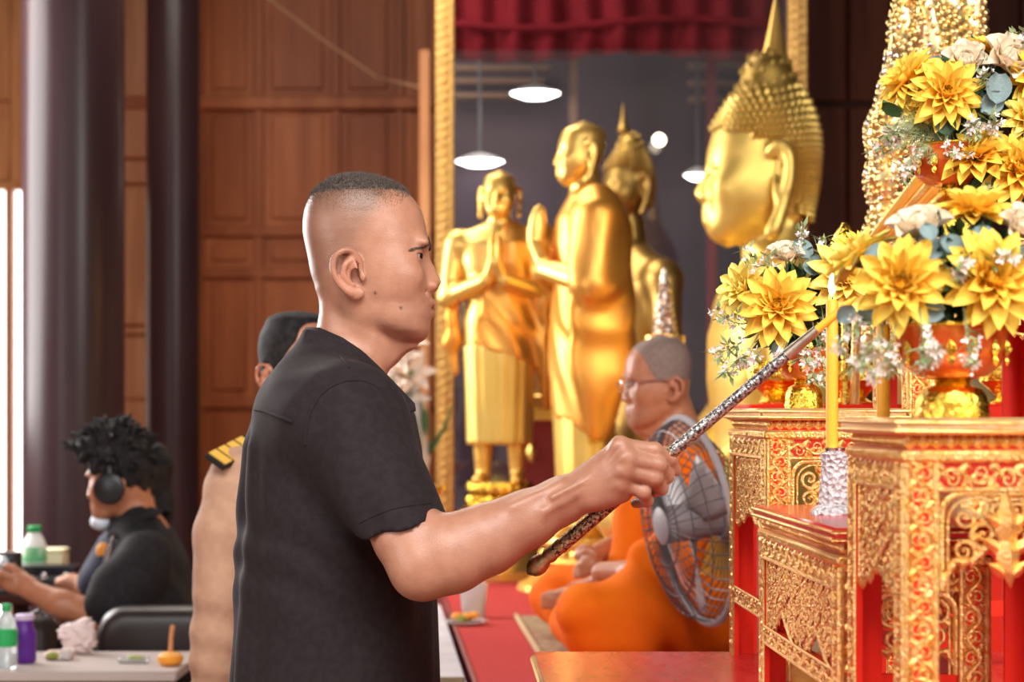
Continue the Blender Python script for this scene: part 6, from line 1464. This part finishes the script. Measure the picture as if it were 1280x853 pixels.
# ================================================================== SOUND OPERATOR AND NEIGHBOUR AT THE LEFT
YA_ = 5.85; kA = YA_ / F
A_ = lambda px, py, dy=0.0: P(px, py, YA_ + dy)
op = thing('person', 'person with tousled hair and black headphones in a dark shirt, working at the left table', 'person', tuple(A_(190, 0)[:2]) + (0,))
ho = A_(154, 607); hR = rotz(RAD(172)) @ roty(RAD(6)); hs = 104 * kA
f = Fig(ho, hR, hs); add_head(f); f.frame()
f.chain([A_(166, 628), A_(178, 668)], [.055, .065], k=.03)
f.chain([A_(180, 672), A_(176, 700, -.19), A_(126, 770, -.27), A_(78, 756, -.25), A_(38, 738, -.22)], [.07, .05, .043, .038, .028], k=.02)
f.ell(A_(24, 730, -.21), (.05, .022, .030), k=.02)
for i in range(4): f.chain([A_(14, 722 + 4 * i, -.225 + .012 * i), A_(2, 716 + 5 * i, -.23 + .012 * i), A_(-8, 722 + 5 * i, -.23 + .012 * i)], [.011, .010, .008], k=.004)
f.chain([A_(30, 720, -.20), A_(16, 710, -.20), A_(8, 708, -.20)], [.013, .011, .009], k=.006)
f.chain([A_(180, 672), A_(170, 700, .19), A_(130, 770, .22), A_(60, 752, .12)], [.07, .05, .043, .03], k=.02)
sdf_obj('body', f, (A_(-16, 0)[0], YA_ - .4, .75), (A_(215, 0)[0], YA_ + .4, 1.36), .007, M['skin'], op, skin_colors(ho, hR, hs, base=(0.42, 0.175, 0.095)))
h = Fig(ho, hR, hs); h.loft([(a + (.05 if a > .5 else 0.0), b + .07, c - .045, d_ + .06, e) for a, b, c, d_, e in rows_u(MAN_ROWS)], k=.01, p=2.2)
h.ell((hx(530), 0, hz(235)), (42 * HU, 60 * HU, 30 * HU), k=.1); h.ell((hx(470), 0, hz(212)), (60 * HU, 62 * HU, 26 * HU), k=.1)
h.plane((hx(470), 0, hz(318)), (.55, 0, -1), k=.05)
_h = h.eval
def messy(Qp, cull=None):
    q = np.asarray(Qp, np.float32); return _h(Qp, cull) + .009 * np.sin(48 * q[:, 0] + 3 * np.sin(30 * q[:, 2] + 9 * q[:, 1])) * np.sin(44 * q[:, 1] + 3 * np.sin(35 * q[:, 0])) + .003 * np.sin(190 * q[:, 0] + 90 * q[:, 2])
h.eval = messy
sdf_obj('hair', h, ho - .22, ho + .24, .0065, M['hair_black'], op)
W = lambda x, y, z: ho + hs * (hR @ np.array([hx(x), y * HU, hz(z)]))
lk = MB()
for i in range(150):
    a, e = RNG.uniform(0, 6.28), RNG.uniform(.15, 1.45); d = np.array([math.cos(a) * math.cos(e), math.sin(a) * math.cos(e), math.sin(e)])
    if d[0] > .3 and d[2] < .45: continue
    p = W(462, 0, 318) - 0; q = p + hR @ d * .05
    for _ in range(14): q = q + hR @ d * max(0.0, -float(h.eval(q[None])[0])) * .8
    t_ = hR @ (d + np.array([.8 * (d[0] > 0) - .3, RNG.normal() * .5, -.25 + RNG.normal() * .35])); t_ /= np.linalg.norm(t_); L = RNG.uniform(.022, .042)
    lk.tube([q - hR @ d * .012, q + t_ * L * .4 + hR @ d * .008, q + t_ * L + hR @ d * .004 - np.array([0, 0, .006])], [.008, .0065, .001], n=5)
obj('hair_locks', lk, M['hair_black'], op, kind='stuff')
hp = obj('headphones', MB().tube([W(458, 88 * math.cos(a), 335 - 128 * math.sin(a)) for a in np.linspace(0, math.pi, 19)], .009, n=8), M['plastic_black'], op)
for s in (-1, 1):
    q0, q1, q2 = W(462, s * 66, 344), W(463, s * 84, 344), W(463, s * 98, 344)
    obj('ear_cup', MB().tube([q0, q1, q1 * .4 + q2 * .6, q2], [.040, .047, .044, .030], n=22), M['plastic_black'], hp)
obj('headband_clip', MB().tube([W(466, -86, 300), W(470, -84, 262), W(472, -74, 236)], .011, n=8), M['wrapper'], hp)
obj('face_mask', MB().ball(W(518, 0, 424), (.034, .05, .028), n=16, m=10), M['mask_blue'], op)
s_f = Fig((0, YA_, 0)); s_f.loft([(P(0, py, YA_)[2], A_(b, 0)[0], A_(a, 0)[0], w_) for py, a, b, w_ in ((632, 162, 186, .06), (648, 150, 203, .10), (668, 142, 216, .16), (700, 134, 232, .20), (740, 124, 243, .215), (800, 116, 247, .22), (900, 112, 248, .22))], k=.03, p=2.3); s_f.frame()
s_f.plane(A_(160, 640), (-.5, 0, 1), k=.01)
s_f.chain([A_(186, 694, -.19), A_(160, 728, -.245), A_(134, 758, -.27)], [.072, .074, .070], k=.05); s_f.chain([A_(176, 694, .19), A_(140, 754, .22)], [.085, .07], k=.04)
_s = s_f.eval
s_f.eval = lambda Qp, cull=None: _s(Qp, cull) + .005 * np.sin(34 * (np.asarray(Qp, np.float32)[:, 0] * .8 + np.asarray(Qp, np.float32)[:, 2]) + 3 * np.sin(11 * np.asarray(Qp, np.float32)[:, 1]))
sdf_obj('shirt', s_f, (A_(95, 0)[0], YA_ - .42, .52), (A_(262, 0)[0], YA_ + .42, 1.2), .008, M['shirt_char'], op)
pth_i = [W(452 + 58 * math.cos(a) - 20, 62 * math.sin(a), 412 + 10 * math.cos(a)) for a in np.linspace(-2.7, 2.7, 23)]; pth_o = [W(440 + 82 * math.cos(a) - 20, 92 * math.sin(a), 440 + 26 * math.cos(a)) for a in np.linspace(-2.7, 2.7, 23)]
strip(op, 'collar', pth_i, pth_o, .004, M['shirt_char'])
obj('lanyard', MB().tube([W(470, -70, 430), A_(142, 672, -.16), A_(132, 712, -.12), A_(128, 745, -.10)], .006, n=6), M['silver'], op)
tq = Fig()
for s in (-1, 1): tq.chain([A_(215, 910, s * .1), A_(40, 915, s * .13), (A_(45, 0)[0], YA_ + s * .13, .08)], [.10, .085, .06], k=.04)
sdf_obj('trousers', tq, (A_(-20, 0)[0], YA_ - .3, .03), (A_(270, 0)[0], YA_ + .3, .68), .016, M['trouser'], op)
shoes(op, [(A_(35, 0)[0], YA_ + s * .13, .045) for s in (-1, 1)])
st_ = thing('stool', 'dark stool under the person with headphones', 'stool', (A_(215, 0)[0], YA_, 0))
zs = A_(0, 910)[2] - .115
obj('seat', MB().lathe([(.18, 0), (.2, .015), (.2, .04), (.18, .05)], (A_(215, 0)[0], YA_, zs - .05), n=24), M['leather'], st_)
for i in range(4):
    a = i * math.pi / 2 + .7; obj('leg', MB().tube([(A_(215, 0)[0] + .13 * math.cos(a), YA_ + .13 * math.sin(a), zs - .04), (A_(215, 0)[0] + .17 * math.cos(a), YA_ + .17 * math.sin(a), 0)], .014, n=8), M['plastic_black'], st_)
# neighbour, almost wholly hidden
YB_ = 6.75; B2 = lambda px, py, dy=0.0: P(px, py, YB_ + dy)
nb_ = thing('person', 'person in a navy shirt almost hidden behind the one with headphones', 'person', tuple(B2(175, 0)[:2]) + (0,))
no = B2(176, 607); nR = rotz(RAD(178)); ns_ = 88 * YB_ / F
f = Fig(no, nR, ns_); add_head(f); f.frame(); f.chain([B2(182, 630), B2(180, 670)], [.055, .07], k=.03)
f.chain([B2(180, 670), B2(150, 690, -.18), B2(118, 738, -.24), B2(92, 730, -.2)], [.07, .05, .04, .03], k=.02); f.ell(B2(86, 729, -.2), (.05, .03, .025), k=.02)
sdf_obj('body', f, (B2(60, 0)[0], YB_ - .35, .75), (B2(225, 0)[0], YB_ + .25, 1.4), .009, M['skin'], nb_, skin_colors(no, nR, ns_, base=(0.42, 0.18, 0.10)))
h = Fig(no, nR, ns_); h.loft([(a + (.04 if a > .5 else 0.0), b + .03, c - .09, d_ + .05, e) for a, b, c, d_, e in rows_u(MAN_ROWS)], k=.01, p=2.2); h.plane((hx(470), 0, hz(330)), (.6, 0, -1), k=.05); h.ell((hx(385), 0, hz(400)), (30 * HU, 50 * HU, 60 * HU), k=.1)
sdf_obj('hair', h, no - .25, no + .25, .009, M['hair_black'], nb_)
v = Fig((0, YB_, 0)); v.loft([(P(0, py, YB_)[2], B2(b, 0)[0], B2(a, 0)[0], w_) for py, a, b, w_ in ((640, 165, 195, .06), (665, 140, 214, .16), (700, 124, 222, .20), (740, 116, 226, .20), (860, 112, 226, .2))], k=.03, p=2.3); v.frame(); v.chain([B2(150, 690, -.18), B2(124, 728, -.24)], [.08, .07], k=.04)
sdf_obj('shirt', v, (B2(95, 0)[0], YB_ - .4, .50), (B2(240, 0)[0], YB_ + .3, 1.1), .012, M['navy'], nb_)
obj('shirt_badge', MB().lathe([(.024, -.003), (.026, 0), (.022, .003)], (0, 0, 0), n=16) if False else MB().ball(v.trace(129, 690), (.022, .008, .028), n=12, m=8), M['snack_orange'], nb_)
obj('trousers', MB().box((B2(112, 0)[0], YB_ - .2, .03), (B2(226, 0)[0], YB_ + .2, .52), ch=.08), M['trouser'], nb_)

# ------------------------------------------------------------------ tables, chair and things on them
ZT = .78
tb = thing('folding_table', 'long pale table along the bottom left, with bottles and snacks on it', 'table', (-1.5, 5.1, 0))
obj('tabletop', MB().box((-2.9, 4.88, ZT - .025), (-.80, 5.30, ZT), ch=.004), M['table_white'], tb)
obj('front_panel', MB().box((-2.88, 4.93, .30), (-.82, 4.945, ZT - .025)), M['plastic_black'], tb)
for x in (-2.8, -.9):
    for y in (4.95, 5.25): obj('leg', MB().tube([(x, y, ZT - .025), (x, y, 0)], .015, n=8), M['silver'], tb)
obj('label_plate', MB().box((P(68, 0, 4.92)[0], 4.918, ZT - .068), (P(102, 0, 4.92)[0], 4.93, ZT - .034), ch=.003), M['wrapper'], tb)
def T_(px, py): Yq = (CZ - ZT) * F / (py - HZ); return P(px, py, Yq)
def bottle(px, py, h_, r, label, mats, neck=.4, z=None, Y=None):
    c = T_(px, py) if Y is None else P(px, py, Y); t = thing('bottle', label, 'bottle', tuple(c), group=None); m1, ml, mc = mats
    obj('body', MB().lathe([(r * .85, 0), (r, .006), (r, h_ * .30), (r * .97, h_ * .34), (r, h_ * .38), (r, h_ * .62), (r * .8, h_ * .75), (r * neck, h_ * .86), (r * neck, h_ * .9)], c, n=28), M[m1], t)
    obj('label', MB().lathe([(r * 1.02, h_ * .34), (r * 1.03, h_ * .36), (r * 1.03, h_ * .60), (r * 1.02, h_ * .62)], c, n=28), M[ml], t)
    obj('cap', MB().lathe([(r * neck * 1.12, h_ * .885), (r * neck * 1.15, h_ * .90), (r * neck * 1.15, h_ * .985), (r * neck, h_)], c, n=20, ribs=20, ribamp=.02), M[mc], t)
    return t
bottle(8, 835, .155, .0265, 'clear water bottle with green label and cap at the left edge of the near table', ('bottle_clear', 'label_green', 'green_cap'))
pb = bottle(31, 829, .120, .028, 'short purple bottle with pale cap on the near table', ('purple', 'purple', 'lilac'), neck=.72)
c = T_(74, 825); sp_ = thing('snack_pack', 'little clear snack pack with green filling beside the purple bottle', 'snack', tuple(c))
obj('tray', MB().box(c + np.array([-.035, -.02, 0]), c + np.array([.035, .03, .022]), ch=.006), M['wrapper'], sp_); obj('filling', MB().ball(c + np.array([-.012, -.018, .012]), (.018, .008, .010), n=10, m=6), M['snack_green'], sp_)
o = obj('lid', MB().box(c + np.array([.006, -.024, .002]), c + np.array([.034, .02, .030]), ch=.005), M['clear_plastic'], sp_)
c = T_(170, 829); sp_ = thing('snack_pack', 'flat clear snack tray with green filling, right of the crumpled bag', 'snack', tuple(c))
obj('tray', MB().box(c + np.array([-.042, -.022, 0]), c + np.array([.034, .022, .014]), ch=.005), M['clear_plastic'], sp_); obj('filling', MB().ball(c + np.array([.0, -.004, .013]), (.024, .016, .007), n=10, m=6), M['snack_green'], sp_)
c = T_(213, 832); ds = thing('dessert_cup', 'orange dessert with a wooden spoon standing in it', 'dessert', tuple(c))
obj('dessert', MB().lathe([(.020, 0), (.027, .004), (.032, .014), (.030, .024), (.018, .032), (.004, .034)], c, n=24), M['snack_orange'], ds)
obj('spoon', MB().tube([c + np.array([0, 0, .02]), c + np.array([.002, 0, .07]), c + np.array([.006, .002, .098])], [.0065, .0055, .0062], n=10), M['wood_orange'], ds)
cb = Fig(); c = T_(100, 817); cb.ell(c + np.array([0, 0, .032]), (.042, .03, .036), k=.01); cb.ell(c + np.array([-.03, 0, .055]), (.026, .02, .022), k=.02); cb.ell(c + np.array([.012, 0, .07]), (.026, .02, .022), k=.02)
_c = cb.eval
cb.eval = lambda Qp, cull=None: _c(Qp, cull) + .006 * np.sin(150 * np.asarray(Qp, np.float32)[:, 0] + 4 * np.sin(120 * np.asarray(Qp, np.float32)[:, 2])) * np.sin(130 * np.asarray(Qp, np.float32)[:, 2] + 3 * np.sin(90 * np.asarray(Qp, np.float32)[:, 1]))
cb.plane(c, (0, 0, -1), k=.002)
o = sdf_obj('crumpled_bag', cb, c - np.array([.09, .06, .01]), c + np.array([.09, .06, .12]), .004, M['tissue'], None); tag(o, 'crumpled pinkish plastic bag on the near table', 'bag')
# leather chair backs between table and operator
ch = thing('chair', 'dark brown leather chair with its padded back against the near table', 'chair', (P(205, 0, 5.46)[0], 5.46, 0))
bk = Fig(); a_, b_ = P(158, 792, 5.46), P(300, 792, 5.46)
bk.cone(a_, b_, .075, .075, k=.03); bk.cone(P(160, 840, 5.46), P(300, 840, 5.46), .075, .075, k=.08)
bk.plane((0, 5.40, 0), (0, -1, 0), k=.02); bk.plane((0, 5.50, 0), (0, 1, 0), k=.02)
sdf_obj('backrest', bk, (P(120, 0, 5.46)[0], 5.3, .55), (P(340, 0, 5.46)[0], 5.6, .95), .008, M['leather'], ch)
obj('seat', MB().box((P(140, 0, 5.46)[0], 5.36, .42), (P(320, 0, 5.46)[0], 5.56, .50), ch=.02), M['leather'], ch)
for px in (150, 312):
    for y in (5.38, 5.54): obj('leg', MB().tube([(P(px, 0, 5.46)[0], y, .43), (P(px, 0, 5.46)[0], y, 0)], .014, n=8), M['plastic_black'], ch)
c = P(60, 0, 5.40); o = obj('black_bag', MB().box((P(20, 0, 5.42)[0], 5.34, .30), (P(76, 0, 5.42)[0], 5.5, P(0, 770, 5.42)[2]), ch=.03), M['leather']); o.name = 'equipment_case'; tag(o, 'black rounded case behind the purple bottle, below the forearm', 'case')
obj('handle', MB().tube([(P(36, 0, 5.42)[0], 5.42, P(0, 771, 5.42)[2]), (P(48, 0, 5.42)[0], 5.42, P(0, 764, 5.42)[2]), (P(60, 0, 5.42)[0], 5.42, P(0, 771, 5.42)[2])], .006, n=8), M['leather'], o)
bpy.data.objects['equipment_case'].data.name = 'equipment_case'
# rear table with the mixing gear
rt2 = thing('rear_table', 'dark table at the far left with sound gear and a mint-labelled bottle', 'table', (-2.0, 6.9, 0))
ZR2 = .83
obj('tabletop', MB().box((-2.75, 6.35, ZR2 - .03), (-1.46, 7.35, ZR2), ch=.004), M['wood_dark'], rt2)
for x in (-2.68, -1.54):
    for y in (6.42, 7.28): obj('leg', MB().box((x - .02, y - .02, 0), (x + .02, y + .02, ZR2 - .03)), M['wood_dark'], rt2)
bottle(43, 726, .185, .040, 'bottle with mint label and green cap standing upright on the rear table', ('white_plastic', 'label_mint', 'green_cap'), Y=6.92, neck=.5)
c = P(66, 705, 7.1); c[2] = ZR2; o = obj('cream_box', MB().box(c + np.array([-.03, -.05, 0]), c + np.array([.045, .05, .085]), ch=.006), M['cream_label']); tag(o, 'small cream box right behind the mint-labelled bottle', 'box')
obj('lid', MB().box(c + np.array([-.032, -.052, .085]), c + np.array([.047, .052, .097]), ch=.003), M['cream_label'], o)
c = P(80, 738, 6.65); c[2] = ZR2
o = thing('mixing_console', 'dark low sound console in front of the bottle on the rear table', 'console', tuple(c)); 
obj('body', MB().prism([c + np.array(q) for q in ((-.30, -.11, 0), (.03, -.11, 0), (.03, .14, 0), (-.30, .14, 0))], None, (0, 0, .035)).prism([c + np.array(q) for q in ((-.30, .02, .035), (.03, .02, .035), (.03, .14, .035), (-.30, .14, .035))], None, (0, 0, .03)), M['plastic_black'], o)
for i in range(6): obj('knob', MB().lathe([(.010, 0), (.009, .014), (.006, .016)], c + np.array([-.26 + .07 * i, -.06, .035]), n=10), M['silver'], o)
c = P(6, 704, 6.42); c[2] = P(0, 704, 6.42)[2]
o = thing('camera', 'small dark camera with a shiny lens at the far left edge', 'camera', (c[0], 6.42, ZR2))
obj('body', MB().box(c + np.array([-.05, -.03, -.03]), c + np.array([.05, .03, .035]), ch=.008), M['plastic_black'], o); obj('lens', MB().tube([c + np.array([.0, -.03, 0]), c + np.array([.0, -.06, 0]), c + np.array([.0, -.062, 0])], [.026, .028, .02], n=20), M['silver'], o)
obj('tripod', MB().tube([(c[0], 6.42, c[2] - .03), (c[0], 6.42, ZR2)], .012, n=8).lathe([(.05, 0), (.05, .012), (.01, .02)], (c[0], 6.42, ZR2), n=16), M['plastic_black'], o)
# white cloth table beside the platform
ct = thing('cloth_table', 'white cloth table between the man in black and the red carpet', 'table', (-.4, 5.4, 0))
zc = .765; xr = lambda y: x_at(y) - .02
obj('tablecloth', MB().prism([(-.42, 4.50, .30), (xr(4.50), 4.50, .30), (xr(6.75), 6.75, .30), (-.62, 6.75, .30)], None, (0, 0, zc - .30)), M['cloth_white'], ct)
for x, y in ((-.36, 4.6), (-.18, 4.6), (-.55, 6.6), (-.30, 6.6)): obj('leg', MB().tube([(x, y, .32), (x, y, 0)], .015, n=8), M['silver'], ct)
def C_(px, py): Yq = (CZ - zc) * F / (py - HZ); return P(px, py, Yq)
c = P(592, 771, (CZ - .7915) * F / (771 - HZ)); o = obj('drinking_glass', MB().lathe([(.030, 0), (.034, .006), (.042, .10), (.040, .10), (.031, .008), (.005, .006)], c, n=28), M['clear_plastic']); tag(o, 'clear empty glass on the red carpet edge, behind the fruit plate', 'glass')
c = P(583, 781, (CZ - .7915) * F / (781 - HZ)); fp = thing('fruit_plate', 'plate of green and orange fruit pieces on the red carpet edge', 'plate', tuple(c))
obj('plate', MB().lathe([(.03, 0), (.055, .006), (.062, .014), (.058, .014), (.03, .008)], c, n=28), M['clear_plastic'], fp)
for i in range(7):
    q = c + np.array([RNG.uniform(-.035, .045), RNG.uniform(-.03, .03), .018 + .006 * (i % 2)]); obj('fruit_piece', MB().ball(q, (.017, .014, .011), n=10, m=6), M['snack_orange' if i % 2 else 'snack_green'], fp)
o = obj('black_tray', MB().box(P(540, 847, 4.62) + np.array([-.02, 0, 0]), P(579, 838, 4.62) + np.array([0, .15, 0]), ch=.003), M['plastic_black'])
z0 = min(v.co.z for v in o.data.vertices); 
for v in o.data.vertices: v.co.z += zc + .001 - z0
tag(o, 'black flat tray at the lower end of the white cloth', 'tray'); obj('rim', MB().tube([(P(545, 0, 4.62)[0], 4.625, zc + .018), (P(578, 0, 4.62)[0], 4.625, zc + .018)], .002, n=6), M['plastic_black'], o)
# ------------------------------------------------------------------ lilies behind his chin
YL = 7.3; L0 = lambda px, py, dy=0.0: P(px, py, YL + dy)
ly = thing('lily_vase', 'white lilies with long green leaves in a pale vase behind his chin', 'flowers', tuple(L0(512, 600)[:2]) + (0,))
obj('vase', MB().lathe([(.06, 0), (.075, .1), (.05, .24), (.06, .3)], (L0(512, 0)[0], YL, L0(0, 600)[2] - .02), n=24), M['cloth_white'], ly)
obj('stand', MB().lathe([(.16, 0), (.16, .03), (.06, .06), (.05, L0(0, 600)[2] - .08), (.13, L0(0, 600)[2] - .04), (.13, L0(0, 600)[2] - .02)], (L0(512, 0)[0], YL, 0), n=24), M['gold'], ly)
LP = petal_mesh('lily_petal', M['lily'], .7, -.30, .22)
for px, py, n in ((500, 452, (-.3, -1, .4)), (512, 468, (.4, -1, .3)), (494, 478, (-.6, -1, 0)), (508, 492, (.1, -1, -.2)), (505, 440, (0, -.4, 1))):
    W_ = Matrix.Translation(Vector(L0(px, py))) @ Matrix(frame_from(n, RNG.uniform(0, 6))).to_4x4(); fl_ = place(MB().lathe([(.004, -.05), (.012, .0), (.004, .04)], n=8).mesh('lily', M['sprig_green']), 'lily', ly, wmat(ly).inverted() @ W_)
    for i in range(6): place(LP, 'petal', fl_, Matrix.Rotation(i * math.pi / 3, 4, 'Z') @ Matrix.Rotation(-RAD(38 + 12 * (i % 2)), 4, 'Y') @ Matrix.Scale(.10, 4))
for i in range(26):
    a = L0(512 + RNG.uniform(-10, 10), 575 + RNG.uniform(-15, 25)); d = np.array([RNG.normal() * .35 + .15, RNG.normal() * .3, 1]); d /= np.linalg.norm(d)
    euc_key = 'lilyleaf'
    if i == 0: LL = petal_mesh('leaf', M['leaf_green'], .5, -.25, .09)
    X = d; Zv = np.cross(d, [RNG.normal(), -1, 0]); Zv /= np.linalg.norm(Zv); Yv = np.cross(Zv, X)
    Mx = Matrix(np.stack([X, Yv, Zv], 1)).to_4x4(); place(LL, 'leaf', ly, wmat(ly).inverted() @ Matrix.Translation(Vector(a)) @ Mx @ Matrix.Scale(RNG.uniform(.18, .34), 4))
